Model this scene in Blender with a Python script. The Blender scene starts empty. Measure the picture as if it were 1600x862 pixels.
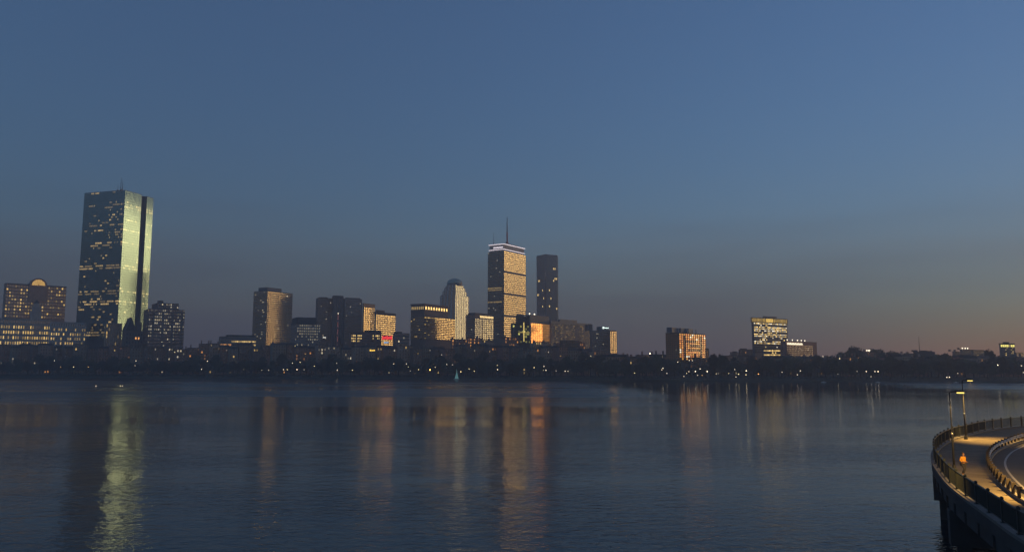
import bpy, bmesh, math, random
from mathutils import Vector, Matrix, noise
R = math.radians
S = bpy.context.scene
C = S.collection
rnd = random.Random(7)

# ------------------------------------------------------------------ camera
F, H, TH = 1200.0, 14.4, math.atan(139 / 1200)
cam = bpy.data.cameras.new('camera'); cam.lens = 27.0; cam.sensor_width = 36.0
cam.clip_start = 0.5; cam.clip_end = 12000
camo = bpy.data.objects.new('camera', cam); C.objects.link(camo)
camo.location = (0, 0, H); camo.rotation_euler = (R(90) + TH, 0, 0); S.camera = camo

# ------------------------------------------------------------------ sky, sun, exposure
SUN_AZ, SUN_EL = 64.0, 0.8          # degrees right of the view direction, just on the horizon
w = bpy.data.worlds.new('World'); S.world = w; w.use_nodes = True
nt = w.node_tree
sky = nt.nodes.new('ShaderNodeTexSky'); sky.sky_type = 'NISHITA'; sky.sun_disc = False
sky.sun_elevation = R(SUN_EL); sky.sun_rotation = R(SUN_AZ)
sky.air_density = 1.1; sky.dust_density = 0.3; sky.ozone_density = 4.0
air = nt.nodes.new('ShaderNodeMix'); air.data_type = 'RGBA'; air.blend_type = 'ADD'; air.inputs[0].default_value = 1.0
air.inputs[7].default_value = (0.044, 0.055, 0.088, 1)      # even blue twilight airlight over the whole sky
tint = nt.nodes.new('ShaderNodeMix'); tint.data_type = 'RGBA'; tint.blend_type = 'MULTIPLY'; tint.inputs[0].default_value = 1.0
tint.inputs[7].default_value = (1.0, 0.975, 0.865, 1)      # camera white balance towards green
nt.links.new(sky.outputs[0], tint.inputs[6]); nt.links.new(tint.outputs[2], air.inputs[6])
bg = nt.nodes['Background']; bg.inputs[1].default_value = 0.13
# low bank of thin slate haze cloud all round the horizon, with faint streaks
def wn(tp, **kw):
    n = nt.nodes.new(tp)
    for k, v in kw.items(): setattr(n, k, v)
    return n
wtc = wn('ShaderNodeTexCoord'); wsep = wn('ShaderNodeSeparateXYZ'); nt.links.new(wtc.outputs['Generated'], wsep.inputs[0])
wmp = wn('ShaderNodeMapping'); wmp.inputs['Scale'].default_value = (2.2, 2.2, 22); nt.links.new(wtc.outputs['Generated'], wmp.inputs['Vector'])
wno = wn('ShaderNodeTexNoise'); wno.inputs['Scale'].default_value = 1.0; wno.inputs['Detail'].default_value = 4; nt.links.new(wmp.outputs[0], wno.inputs['Vector'])
wel = wn('ShaderNodeMath', operation='MULTIPLY_ADD'); wel.inputs[1].default_value = -0.13; nt.links.new(wno.outputs[0], wel.inputs[0]); nt.links.new(wsep.outputs['Z'], wel.inputs[2])
wrm = wn('ShaderNodeMapRange', interpolation_type='SMOOTHSTEP')
for i_, v_ in ((1, -0.05), (2, 0.145), (3, 0.86), (4, 0.0)): wrm.inputs[i_].default_value = v_
nt.links.new(wel.outputs[0], wrm.inputs[0])
wdt = wn('ShaderNodeVectorMath', operation='DOT_PRODUCT'); wdt.inputs[1].default_value = (math.sin(R(SUN_AZ)), math.cos(R(SUN_AZ)), 0); nt.links.new(wtc.outputs['Generated'], wdt.inputs[0])
wgl = wn('ShaderNodeMapRange', interpolation_type='SMOOTHSTEP')      # the bank glows through where the sun has set
for i_, v_ in ((1, 0.62), (2, 1.0), (3, 1.0), (4, 0.32)): wgl.inputs[i_].default_value = v_
nt.links.new(wdt.outputs['Value'], wgl.inputs[0])
wfc = wn('ShaderNodeMath', operation='MULTIPLY'); nt.links.new(wrm.outputs[0], wfc.inputs[0]); nt.links.new(wgl.outputs[0], wfc.inputs[1])
bank = wn('ShaderNodeMix', data_type='RGBA'); bank.inputs[7].default_value = (0.100, 0.130, 0.225, 1)
nt.links.new(wfc.outputs[0], bank.inputs[0]); nt.links.new(air.outputs[2], bank.inputs[6])
nt.links.new(bank.outputs[2], bg.inputs[0])

sun = bpy.data.lights.new('sun', 'SUN'); sun.energy = 0.42; sun.angle = R(21); sun.color = (1.0, 0.65, 0.28)
suno = bpy.data.objects.new('sun', sun); C.objects.link(suno)
sel = R(SUN_EL)
sd = Vector((math.sin(R(SUN_AZ)) * math.cos(sel), math.cos(R(SUN_AZ)) * math.cos(sel), math.sin(sel)))
suno.rotation_euler = sd.to_track_quat('Z', 'Y').to_euler(); suno.location = (600, 300, 300)

S.view_settings.view_transform = 'Standard'; S.view_settings.look = 'None'
S.view_settings.exposure = 1.80; S.view_settings.gamma = 1.0
S.cycles.use_denoising = True
S.cycles.max_bounces = 6; S.cycles.glossy_bounces = 4; S.cycles.transparent_max_bounces = 8
S.cycles.caustics_reflective = False; S.cycles.caustics_refractive = False

# ------------------------------------------------------------------ picture <-> place
def ray(px, py):
    r = (px - 800) / F; u = (431 - py) / F
    return Vector((r, math.cos(TH) - u * math.sin(TH), math.sin(TH) + u * math.cos(TH)))
def G(px, py, z):
    d = ray(px, py); t = (z - H) / d.z
    return Vector((d.x * t, d.y * t, z))
def zat(py, Y, px=800):
    d = ray(px, py); return H + d.z * Y / d.y
def pxof(p):
    f = p[1] * math.cos(TH) + (p[2] - H) * math.sin(TH)
    return 800 + F * p[0] / f
def xat(px, Y, z):
    f = Y * math.cos(TH) + (z - H) * math.sin(TH)
    return (px - 800) / F * f
SH = [(-420, 588.4), (0, 590), (400, 591.5), (800, 593.5), (1200, 595.5), (1600, 597.5), (1950, 599)]
SHP = [G(a, b, 0) for a, b in SH]
def shoreY(x):
    if x <= SHP[0].x: return SHP[0].y
    for a, b in zip(SHP, SHP[1:]):
        if x <= b.x: return a.y + (b.y - a.y) * (x - a.x) / (b.x - a.x)
    return SHP[-1].y
def shoreD(px):
    for (a, y0), (b, y1) in zip(SH, SH[1:]):
        if px <= b: return G(px, y0 + (y1 - y0) * (px - a) / (b - a), 0).y
    return SHP[-1].y

# ------------------------------------------------------------------ materials
MATS = {}
def mat(name, col, rough=0.8, metal=0.0, emit=None, es=1.0, var=0.0, vscale=0.3, spec=0.5, bump=0.0, bscale=8.0):
    if name in MATS: return MATS[name]
    m = bpy.data.materials.new(name); m.use_nodes = True; t = m.node_tree
    b = t.nodes['Principled BSDF']
    b.inputs['Base Color'].default_value = (*col, 1); b.inputs['Roughness'].default_value = rough
    b.inputs['Metallic'].default_value = metal; b.inputs['Specular IOR Level'].default_value = spec
    tc = t.nodes.new('ShaderNodeTexCoord')
    if var:
        n = t.nodes.new('ShaderNodeTexNoise'); n.inputs['Scale'].default_value = vscale; n.inputs['Detail'].default_value = 5
        t.links.new(tc.outputs['Object'], n.inputs['Vector'])
        rmp = t.nodes.new('ShaderNodeMapRange'); rmp.inputs[1].default_value = 0.3; rmp.inputs[2].default_value = 0.7
        rmp.inputs[3].default_value = 1 - var; rmp.inputs[4].default_value = 1 + var
        t.links.new(n.outputs[0], rmp.inputs[0])
        mx = t.nodes.new('ShaderNodeVectorMath'); mx.operation = 'SCALE'; mx.inputs[0].default_value = col
        t.links.new(rmp.outputs[0], mx.inputs['Scale']); t.links.new(mx.outputs[0], b.inputs['Base Color'])
    if bump:
        n2 = t.nodes.new('ShaderNodeTexNoise'); n2.inputs['Scale'].default_value = bscale; n2.inputs['Detail'].default_value = 4
        t.links.new(tc.outputs['Object'], n2.inputs['Vector'])
        bp = t.nodes.new('ShaderNodeBump'); bp.inputs['Strength'].default_value = 1; bp.inputs['Distance'].default_value = bump
        t.links.new(n2.outputs[0], bp.inputs['Height']); t.links.new(bp.outputs[0], b.inputs['Normal'])
    if emit:
        b.inputs['Emission Color'].default_value = (*emit, 1); b.inputs['Emission Strength'].default_value = es
        m.cycles.emission_sampling = 'NONE'
    MATS[name] = m; return m
def glass(name, tint, rough=0.06, metal=1.0, warp=0.06):
    """coated facade glass; panes give off the colour in 'glow'"""
    if name in MATS: return MATS[name]
    m = mat(name, tint, rough, metal); t = m.node_tree; b = t.nodes['Principled BSDF']
    a = t.nodes.new('ShaderNodeAttribute'); a.attribute_name = 'glow'; a.attribute_type = 'GEOMETRY'
    t.links.new(a.outputs['Color'], b.inputs['Emission Color']); b.inputs['Emission Strength'].default_value = 1
    # panes are never set perfectly flat
    tc = t.nodes['Texture Coordinate']; n = t.nodes.new('ShaderNodeTexNoise'); n.inputs['Scale'].default_value = 0.25
    t.links.new(tc.outputs['Object'], n.inputs['Vector'])
    bp = t.nodes.new('ShaderNodeBump'); bp.inputs['Distance'].default_value = warp
    t.links.new(n.outputs[0], bp.inputs['Height']); t.links.new(bp.outputs[0], b.inputs['Normal'])
    m.cycles.emission_sampling = 'NONE'
    return m
GL_DARK = glass('glass_dark', (0.16, 0.18, 0.20))
GL_BLUE = glass('glass_blue_mirror', (0.125, 0.20, 0.20), 0.10, warp=0.012)
GL_GOLD = glass('glass_bronze', (0.27, 0.23, 0.15), 0.12)
GL_HOUSE = glass('glass_house', (0.07, 0.07, 0.075), 0.15)
M_BROWN = mat('brown_brick', (0.45, 0.31, 0.22), var=.2)
M_DKBROWN = mat('dark_brown_brick', (0.21, 0.14, 0.11), var=.2)
M_RED = mat('red_brick', (0.40, 0.19, 0.13), var=.25)
M_STONE = mat('limestone', (0.60, 0.54, 0.46), var=.12)
M_CONC = mat('concrete', (0.30, 0.28, 0.26), var=.12)
M_TAN = mat('tan_precast', (0.42, 0.32, 0.21), var=.1)
M_GREY = mat('grey_panel', (0.17, 0.17, 0.17), 0.5, var=.12)
M_DARK = mat('dark_metal_panel', (0.035, 0.037, 0.042), 0.4, var=.15)
M_ROOF = mat('dark_slate', (0.035, 0.034, 0.036), 0.7, var=.2)
M_STEEL = mat('painted_steel', (0.10, 0.10, 0.10), 0.45)
M_REDPAINT = mat('red_mast_paint', (0.45, 0.05, 0.03), 0.5)
M_PALE = mat('pale_metal', (0.45, 0.46, 0.46), 0.4, 0.6)

# ------------------------------------------------------------------ mesh helpers
class MB:
    def __init__(s): s.v = []; s.f = []; s.c = []
    def quad(s, a, b, c, d, col=None):
        i = len(s.v); s.v += [tuple(a), tuple(b), tuple(c), tuple(d)]; s.f.append((i, i+1, i+2, i+3)); s.c.append(col or (0, 0, 0))
    def tri(s, a, b, c):
        i = len(s.v); s.v += [tuple(a), tuple(b), tuple(c)]; s.f.append((i, i+1, i+2)); s.c.append((0, 0, 0))
    def box(s, x0, x1, y0, y1, z0, z1, col=None):
        s.prism([(x0, y0), (x1, y0), (x1, y1), (x0, y1)], z0, z1, col=col)
    def prism(s, pts, z0, z1, top=None, col=None):
        """pts counter-clockwise; top: another ring of the same length"""
        n = len(pts); i = len(s.v); tp = top or pts
        s.v += [(p[0], p[1], z0) for p in pts] + [(p[0], p[1], z1) for p in tp]
        for k in range(n):
            j = (k + 1) % n; s.f.append((i+k, i+j, i+n+j, i+n+k)); s.c.append(col or (0, 0, 0))
        s.f.append(tuple(i+n+k for k in range(n))); s.c.append(col or (0, 0, 0))
        s.f.append(tuple(i+n-1-k for k in range(n))); s.c.append(col or (0, 0, 0))
    def obox(s, o, u, v, wv, lu, lv, lw, col=None):
        """box from corner o along three directions"""
        o = Vector(o); a = Vector(u) * lu; b = Vector(v) * lv; c = Vector(wv) * lw
        P = [o, o+a, o+a+b, o+b, o+c, o+a+c, o+a+b+c, o+b+c]; i = len(s.v); s.v += [tuple(p) for p in P]
        for q in ((3, 2, 1, 0), (4, 5, 6, 7), (0, 1, 5, 4), (1, 2, 6, 5), (2, 3, 7, 6), (3, 0, 4, 7)):
            s.f.append(tuple(i+k for k in q)); s.c.append(col or (0, 0, 0))
    def tube(s, pts, rads, n=8, cap=True):
        pts = [Vector(p) for p in pts]; rings = []
        if not hasattr(rads, '__len__'): rads = [rads] * len(pts)
        for k, p in enumerate(pts):
            d = (pts[min(k+1, len(pts)-1)] - pts[max(k-1, 0)]).normalized()
            a = d.orthogonal().normalized() if abs(d.z) > .9 else d.cross(Vector((0, 0, 1))).normalized()
            b = d.cross(a); i = len(s.v); rings.append(i)
            for q in range(n):
                an = 2 * math.pi * q / n; s.v.append(tuple(p + (a * math.cos(an) + b * math.sin(an)) * rads[k]))
        for i, j in zip(rings, rings[1:]):
            for q in range(n):
                r = (q + 1) % n; s.f.append((i+q, i+r, j+r, j+q)); s.c.append((0, 0, 0))
        if cap:
            s.f.append(tuple(rings[0]+n-1-q for q in range(n))); s.c.append((0, 0, 0))
            s.f.append(tuple(rings[-1]+q for q in range(n))); s.c.append((0, 0, 0))
    def lathe(s, prof, n=16, cx=0, cy=0):
        rings = []
        for r, z in prof:
            i = len(s.v); rings.append(i)
            for q in range(n):
                a = 2 * math.pi * q / n; s.v.append((cx + r * math.cos(a), cy + r * math.sin(a), z))
        for i, j in zip(rings, rings[1:]):
            for q in range(n):
                r = (q + 1) % n; s.f.append((i+q, i+r, j+r, j+q)); s.c.append((0, 0, 0))
        s.f.append(tuple(rings[-1]+q for q in range(n))); s.c.append((0, 0, 0))
        s.f.append(tuple(rings[0]+n-1-q for q in range(n))); s.c.append((0, 0, 0))
    def mesh(s, name, m, glow=False, smooth=False):
        me = bpy.data.meshes.new(name); me.from_pydata(s.v, [], s.f)
        if glow:
            at = me.attributes.new('glow', 'FLOAT_COLOR', 'FACE')
            at.data.foreach_set('color', [x for c in s.c for x in (*c, 1.0)])
        if m: me.materials.append(m)
        if smooth: me.shade_smooth()
        return me
    def build(s, name, m, parent=None, glow=False, kind=None, smooth=False):
        o = bpy.data.objects.new(name, s.mesh(name, m, glow, smooth)); C.objects.link(o); o.parent = parent
        if kind: o['kind'] = kind
        return o
def tag(o, label, cat, group=None):
    o['label'] = label; o['category'] = cat
    if group: o['group'] = group
    return o
def empty(name, loc, rz=0):
    o = bpy.data.objects.new(name, None); C.objects.link(o); o.location = loc; o.rotation_euler = (0, 0, rz)
    o.empty_display_size = 1; return o
def copy_tree(o, parent=None):
    c = o.copy(); C.objects.link(c); c.parent = parent
    for ch in list(o.children): copy_tree(ch, c)
    return c

# ------------------------------------------------------------------ water and land
def build_water():
    mb = MB()
    pts = [(-3000, -250), (3000, -250), (3000, 600)]
    ring = [(-1800, -250), (1800, -250)] + [(1800, shoreY(1800) + 30)] + [(p.x, p.y + 30) for p in reversed(SHP)] + [(-1800, shoreY(-1800) + 30)]
    mb.v = [(a, b, 0) for a, b in ring]; mb.f = [tuple(range(len(ring)))]; mb.c = [(0, 0, 0)]
    m = bpy.data.materials.new('river_water'); m.use_nodes = True; t = m.node_tree; L = t.links.new
    b = t.nodes['Principled BSDF']
    b.inputs['Base Color'].default_value = (0.012, 0.018, 0.026, 1); b.inputs['IOR'].default_value = 1.333
    geo = t.nodes.new('ShaderNodeNewGeometry'); sep = t.nodes.new('ShaderNodeSeparateXYZ'); L(geo.outputs['Position'], sep.inputs[0])
    def noise_at(sx, sy, detail, rough=.55, dist=0.0):
        mp = t.nodes.new('ShaderNodeMapping'); mp.inputs['Scale'].default_value = (sx, sy, 1); L(geo.outputs['Position'], mp.inputs['Vector'])
        n = t.nodes.new('ShaderNodeTexNoise'); n.inputs['Scale'].default_value = 1; n.inputs['Detail'].default_value = detail
        n.inputs['Roughness'].default_value = rough; n.inputs['Distortion'].default_value = dist
        L(mp.outputs[0], n.inputs['Vector']); return n.outputs[0]
    def mrange(src, a, b_, c, d, smooth=True):
        r = t.nodes.new('ShaderNodeMapRange'); r.interpolation_type = 'SMOOTHSTEP' if smooth else 'LINEAR'
        r.inputs[1].default_value = a; r.inputs[2].default_value = b_; r.inputs[3].default_value = c; r.inputs[4].default_value = d
        L(src, r.inputs[0]); return r.outputs[0]
    def mth(op, a, b_):
        n = t.nodes.new('ShaderNodeMath'); n.operation = op
        for k, q in enumerate((a, b_)):
            if isinstance(q, (int, float)): n.inputs[k].default_value = q
            else: L(q, n.inputs[k])
        return n.outputs[0]
    # wind-ruffled lane in mid river, with calm slicks in it
    edge = mth('ADD', sep.outputs['Y'], mth('MULTIPLY', mth('SUBTRACT', noise_at(.012, .01, 3), .5), 60))
    lane = mth('MULTIPLY', mrange(edge, 225, 345, 0, 1), mrange(edge, 620, 760, 1, .6))
    slick = mrange(noise_at(.0035, .017, 3), .38, .58, .45, 1)
    side = mth('MAXIMUM', mrange(sep.outputs['X'], 30, 100, 1, .04), mrange(sep.outputs['X'], 215, 320, .04, .8))
    ruf = mth('MULTIPLY', mth('MULTIPLY', lane, slick), side)
    L(mth('ADD', mth('MULTIPLY', ruf, .34), .02), b.inputs['Roughness'])
    h1 = mth('MULTIPLY', noise_at(.5, .85, 3, .6, .3), .085)
    h2 = mth('MULTIPLY', noise_at(.12, .2, 2, .5, .5), .10)
    h3 = mth('MULTIPLY', noise_at(1.6, 2.6, 2, .5, .2), .016)
    amp = mth('MULTIPLY', mrange(noise_at(.008, .022, 4), .34, .66, .45, 1.8), mrange(sep.outputs['Y'], 120, 420, 1, .25))
    hh = mth('ADD', mth('MULTIPLY', mth('ADD', h1, h3), amp), h2)
    bp = t.nodes.new('ShaderNodeBump'); bp.inputs['Strength'].default_value = 1; bp.inputs['Distance'].default_value = 1.0
    L(hh, bp.inputs['Height']); L(bp.outputs[0], b.inputs['Normal'])
    o = mb.build('water', m); o['kind'] = 'structure'
build_water()

M_GRASS = mat('shore_grass', (0.06, 0.06, 0.035), 0.95, var=.4, vscale=.05)
def build_ground():
    mb = MB(); xs = [-1800] + [-900 + 20 * i for i in range(0, 81)] + [1800]
    offs = [(-1, -1.2), (0, 0.05), (1.5, 0.9), (6, 1.6), (14, 2.3), (40, 3.0), (120, 3.4), (500, 4), (1050, 4)]
    for x in xs:
        for k, (d, z) in enumerate(offs):
            j = (noise.noise((x * .02, k, 0)) * 3.0 if 0 < k < 5 else 0)
            mb.v.append((x, shoreY(x) + d + j, z + (noise.noise((x * .05, k * 3.1, 5)) * .25 if k > 1 else 0)))
    n = len(offs)
    for i in range(len(xs) - 1):
        for k in range(n - 1):
            mb.f.append((i*n+k, (i+1)*n+k, (i+1)*n+k+1, i*n+k+1)); mb.c.append((0, 0, 0))
    o = mb.build('ground', M_GRASS); o['kind'] = 'structure'
build_ground()
def groundz(off):
    offs = [(0, 0.05), (1.5, 0.9), (6, 1.6), (14, 2.3), (40, 3.0), (120, 3.4), (500, 4), (1050, 4)]
    for (a, z0), (b, z1) in zip(offs, offs[1:]):
        if off <= b: return z0 + (z1 - z0) * max(0, off - a) / (b - a)
    return 4

# ------------------------------------------------------------------ facades
YEL = (1.0, 0.66, 0.22); WHT = (1.0, 0.86, 0.62); ORG = (1.0, 0.42, 0.11); COOL = (0.85, 1.0, 0.95); GRN = (1.0, 0.9, 0.22)
def sc(c, k): return (c[0]*k, c[1]*k, c[2]*k)
class Bld:
    """origin: the near corner at ground level; local x runs along the right face, y along the left face"""
    def __init__(s, name, label, cat, left, corner, right, top, off, psi, group=None, z0=None):
        azb = math.degrees(math.atan((corner - 800) / F))
        if psi == 'glow': psi = (SUN_AZ + 3 + azb) / 2
        D = shoreD(corner) + off; psi = R(min(psi, 90 + math.degrees(math.atan((corner - 800) / F)) - 9)); s.z0 = groundz(off) if z0 is None else z0
        zt = zat(top, D, corner); x = xat(corner, D, zt)
        dl = Vector((-math.cos(psi), math.sin(psi))); dr = Vector((math.sin(psi), math.cos(psi)))
        def solve(d, target, sgn):
            lo, hi = 0.0, 400.0
            for _ in range(50):
                m = (lo + hi) / 2; p = pxof((x + d.x*m, D + d.y*m, zt))
                if (p - target) * sgn < 0: lo = m
                else: hi = m
            return lo
        s.L = solve(dl, left, -1) if left < corner - .5 else 12.0
        if s.L > 110: s.L = 14.0
        s.W = solve(dr, right, 1) if right > corner + .5 else 12.0
        s.D = D; s.h = zt - s.z0 + 0.6; s.psi = psi
        s.root = empty(name, (x, D, s.z0 - .6), math.atan2(math.cos(psi), math.sin(psi)))
        tag(s.root, label, cat, group)
        s.fr = MB(); s.win = MB(); s.wall = MB(); s.rf = MB(); s.corner = corner
    def zl(s, py):                                   # local height of a picture row at the near corner
        return zat(py, s.D, s.corner) - s.z0 + .6
    def xr(s, px):                                   # local x on the right face
        return s.W * 0 + s._inv(px, True)
    def _inv(s, px, rightface):
        o = s.root.location; d = Vector((math.sin(s.psi), math.cos(s.psi))) if rightface else Vector((-math.cos(s.psi), math.sin(s.psi)))
        lo, hi = -50.0, 400.0; zt = s.z0 + s.h * .8; sg = 1 if rightface else -1
        for _ in range(50):
            m = (lo + hi) / 2
            if (pxof((o.x + d.x*m, o.y + d.y*m, zt)) - px) * sg < 0: lo = m
            else: hi = m
        return lo
    def yl(s, px): return s._inv(px, False)
    def facade(s, p0, p1, z0, z1, nf, nb, band=.4, pier=.2, lit=None, proud=.25, frame=True):
        p0 = Vector(p0); p1 = Vector(p1); d = p1 - p0; ln = d.length; d.normalize(); n = Vector((d.y, -d.x))
        u = Vector((d.x, d.y, 0)); nn = Vector((n.x, n.y, 0)); up = Vector((0, 0, 1)); fh = (z1 - z0) / nf; bw = ln / nb
        o = Vector((p0.x, p0.y, 0))
        for f in range(nf):
            za = z0 + fh * (f + band); zb = z0 + fh * (f + 1)
            for k in range(nb):
                ua = bw * (k + pier / 2); ub = bw * (k + 1 - pier / 2)
                q = o + nn * .06; c = lit(f / nf, k / nb, f, k) if lit else None
                s.win.quad(q + u*ua + up*za, q + u*ub + up*za, q + u*ub + up*(zb-.02), q + u*ua + up*(zb-.02), c)
        if frame:
            if band > .05:
                for f in range(nf):
                    s.fr.obox(o + up * (z0 + fh * f), u, nn, up, ln, proud, fh * band)
            if pier > .05:
                for k in range(nb + 1):
                    ua = max(0, bw * (k - pier / 2)); ub = min(ln, bw * (k + pier / 2))
                    s.fr.obox(o + u * ua + up * z0, u, nn, up, ub - ua, proud * .9 if band > .05 else proud, z1 - z0)
    def right(s, z0, z1, nf, nb, x0=None, x1=None, y=0, **k):
        s.facade((x0 or 0, y), (s.W if x1 is None else x1, y), z0, z1, nf, nb, **k)
    def left(s, z0, z1, nf, nb, y0=None, y1=None, x=0, **k):
        s.facade((x, s.L if y1 is None else y1), (x, y0 or 0), z0, z1, nf, nb, **k)
    def box(s, x0, x1, y0, y1, z0, z1): s.wall.box(x0, x1, y0, y1, z0, z1)
    def body(s, z1=None): s.wall.box(0, s.W, 0, s.L, 0, z1 or s.h)
    def roof(s, x0, x1, y0, y1, z0, z1): s.rf.box(x0, x1, y0, y1, z0, z1)
    def part(s, name, mb, m, **k): return mb.build(name, m, s.root, **k)
    def done(s, wallm, framem=None, glassm=None, roofm=None, roofname='roof'):
        if s.wall.f: s.part('wall', s.wall, wallm)
        if s.fr.f: s.part('facade_frame', s.fr, framem or wallm, kind='stuff')
        if s.win.f: s.part('window', s.win, glassm or GL_DARK, glow=True, kind='stuff')
        if s.rf.f: s.part(roofname, s.rf, roofm or M_ROOF)
        return s
def litrnd(p, col=YEL, lo=.06, hi=.26, seed=0, rowp=0.0, rows=None, base=None):
    """p: share of lit windows; rows {floor: share} overrides"""
    r = random.Random(seed); cache = {}
    def f(v, u, fl, k):
        q = p
        if rows and fl in rows: q = rows[fl]
        elif rowp:
            if fl not in cache: cache[fl] = r.random() < rowp
            if cache[fl]: q = min(1, p * 4 + .3)
        if r.random() < q:
            g = lo + (hi - lo) * r.random() ** 1.6; j = r.random() * .3
            return (col[0]*g, col[1]*g*(1 - j*.3), col[2]*g*(1 - j))
        return base or (.006, .004, .002)  # unlit panes get a faint warm glow, added to lift shaded fronts
    return f

# ---- 1 brown block with a glowing arched gable
b = Bld('office_building', 'brown brick office block with a glowing half-round window in its roof gable', 'building', 7, 10, 104, 443, 170, 74)
b.body()
b.right(b.zl(497), b.h - 1.5, 10, 22, band=.5, pier=.45, lit=litrnd(.38, YEL, .08, .42, 3, base=(.03, .018, .009)))
b.left(b.zl(497), b.h - 1.5, 10, 3, band=.5, pier=.5, lit=litrnd(.05, YEL, seed=4))
b.roof(-.4, b.W + .4, -.4, b.L + .4, b.h, b.h + 1.0)
b.done(M_BROWN)
xa, xb = b.xr(44), b.xr(72); r0 = (xb - xa) / 2; xc = (xa + xb) / 2
def arch(mb, xc, r, y0, y1, zc, n=16):
    pts = [(xc + r * math.cos(math.pi * k / n), zc + r * math.sin(math.pi * k / n)) for k in range(n + 1)]
    i = len(mb.v); m = len(pts)
    mb.v += [(p[0], y0, p[1]) for p in pts] + [(p[0], y1, p[1]) for p in pts]
    for k in range(m):
        j = (k + 1) % m; mb.f.append((i+k, i+m+k, i+m+j, i+j)); mb.c.append((0, 0, 0))
    mb.f.append(tuple(i + m - 1 - k for k in range(m))); mb.c.append((0, 0, 0))
    mb.f.append(tuple(i + m + k for k in range(m))); mb.c.append((0, 0, 0))
m_ = MB(); arch(m_, xc, r0, -.8, 10, b.h - .5); m_.box(xc - r0, xc + r0, -.8, -.02, b.zl(470), b.h - .5); g = b.part('gable', m_, M_BROWN)
m_ = MB(); arch(m_, xc, r0 * .74, -1.1, -.85, b.h + .2)
m_.build('lunette_window', mat('lunette_light', (.5, .4, .2), emit=(1, .58, .14), es=.22), g)
m_ = MB()
for k in range(1, 7):
    a = math.pi * k / 7; m_.obox((xc - .12, -1.3, b.h + .2), (1, 0, 0), (0, 1, 0), (math.cos(a), 0, math.sin(a)), .24, .18, r0 * .74)
m_.build('glazing_bar', M_BROWN, g, kind='stuff')

# ---- 2 stone building with the cupola, in front of it
b = Bld('stone_building', 'broad pale stone building with rows of yellow windows and a stepped cupola', 'building', -14, -10, 80, 497, 135, 76)
b.body(); z = b.zl(541)
lt = litrnd(.75, YEL, .10, .42, 5, rows={0: .9, 1: .9, 2: .8, 3: .55, 4: .08}, base=(.02, .013, .007))
b.right(z, b.h - 1.6, 5, 24, band=.45, pier=.5, lit=lt)
b.roof(-.3, b.W + .3, -.3, b.L + .3, b.h, b.h + .7)
cx0, cx1 = b.xr(49), b.xr(64)
zc = b.h
for k, (gr, t2) in enumerate(((0, 482), (1.2, 475), (2.6, 470))):
    z2 = b.zl(t2); b.box(cx0 + gr, cx1 - gr, 3 + gr, 3 + (cx1 - cx0) - gr, zc - .01 * k, z2); zc = z2
b.done(M_STONE, roofm=M_STONE, roofname='parapet')
m_ = MB(); cm = (cx0 + cx1) / 2; cy = 3 + (cx1 - cx0) / 2; q = (cx1 - cx0) / 2 - 2.8
m_.prism([(cm-q, cy-q), (cm+q, cy-q), (cm+q, cy+q), (cm-q, cy+q)], zc, zc + 5, top=[(cm-.3, cy-.3), (cm+.3, cy-.3), (cm+.3, cy+.3), (cm-.3, cy+.3)])
b.part('cupola_roof', m_, M_ROOF)
b = Bld('stone_building_wing', 'lower pale stone wing with yellow windows under the mirrored tower', 'building', 78, 80, 135, 503, 128, 76)
b.body(); b.right(b.zl(541), b.h - 1.8, 5, 15, band=.45, pier=.5, lit=litrnd(.55, YEL, .08, .36, 6, rows={4: .05, 3: .35}))
b.roof(-.3, b.W + .3, -.3, b.L + .3, b.h, b.h + .7); b.done(M_STONE, roofm=M_STONE, roofname='parapet')

# ---- 3 mirrored tower with the notch
b = Bld('mirror_tower', 'tall blue mirrored glass tower with a dark vertical notch in its bright right side', 'skyscraper', 132, 196, 240, 297, 170, 16.5)
xa, xb = b.xr(218.5), b.xr(227); nd = 5
b.box(0, xa, 0, b.L, 0, b.h); b.box(xa, xb, nd, b.L, 0, b.h); b.box(xb, b.W, 0, b.L, 0, b.h)
NF = 58; zb = b.zl(530)
rows = {NF-1: .2, NF-7: .3, NF-6: .2, 48: .12, 43: .12, 37: .85, 36: .35, 28: .5, 27: .4, 18: .45, 17: .3, 14: .55, 13: .2, 11: .3, 5: .15, 3: .12, 2: .85, 1: .5, 42: .2, 44: .2}
cl = random.Random(9); 
HB = 46; hrun = {}
for f in range(NF):
    q = rows.get(f, .05 + .10 * max(0, noise.noise((f * .21, 2.2, 0)))); k = 0; st = set()
    while k < HB:
        if cl.random() < q * .45:
            n_ = cl.randint(1, 3 if q < .2 else 9); g_ = .05 + .17 * cl.random() ** 1.6
            for j in range(n_): hrun[(f, k + j)] = g_ * cl.uniform(.6, 1.2)
            k += n_
        k += 1
def hancl(v, u, f, k):
    e = hrun.get((f, k), 0)
    if not e and u > .62 and 38 < f < 54 and cl.random() < .10: e = .12
    return (e, e * .66, e * .24)
b.left(zb, b.h - .6, NF, HB, band=.44, pier=.04, lit=hancl, proud=.05)
def hancr(v, u, f, k):
    q = .01 + .12 * max(0, noise.noise((k * .5, f * .5, 8.1))) + .5 * (f in (37, 42, 28, 27, 18, 14, 13, 51, 52, 46))
    if cl.random() < q:
        e = .05 + .20 * cl.random(); return (e, e * .72, e * .26)
    return (0, 0, 0)
b.right(zb, b.h - .6, NF, 9, x0=.0, x1=xa, band=.30, pier=.06, lit=hancr, proud=.05)
b.right(zb, b.h - .6, NF, 5, x0=xb, x1=b.W, band=.30, pier=.06, lit=hancr, proud=.05)
b.roof(0.5, b.W - .5, nd + 1, b.L - .5, b.h, b.h + .4)
b.done(M_DARK, glass('glass_blue_spandrel', (.085, .13, .13), .10, warp=.012), GL_BLUE)
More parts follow.
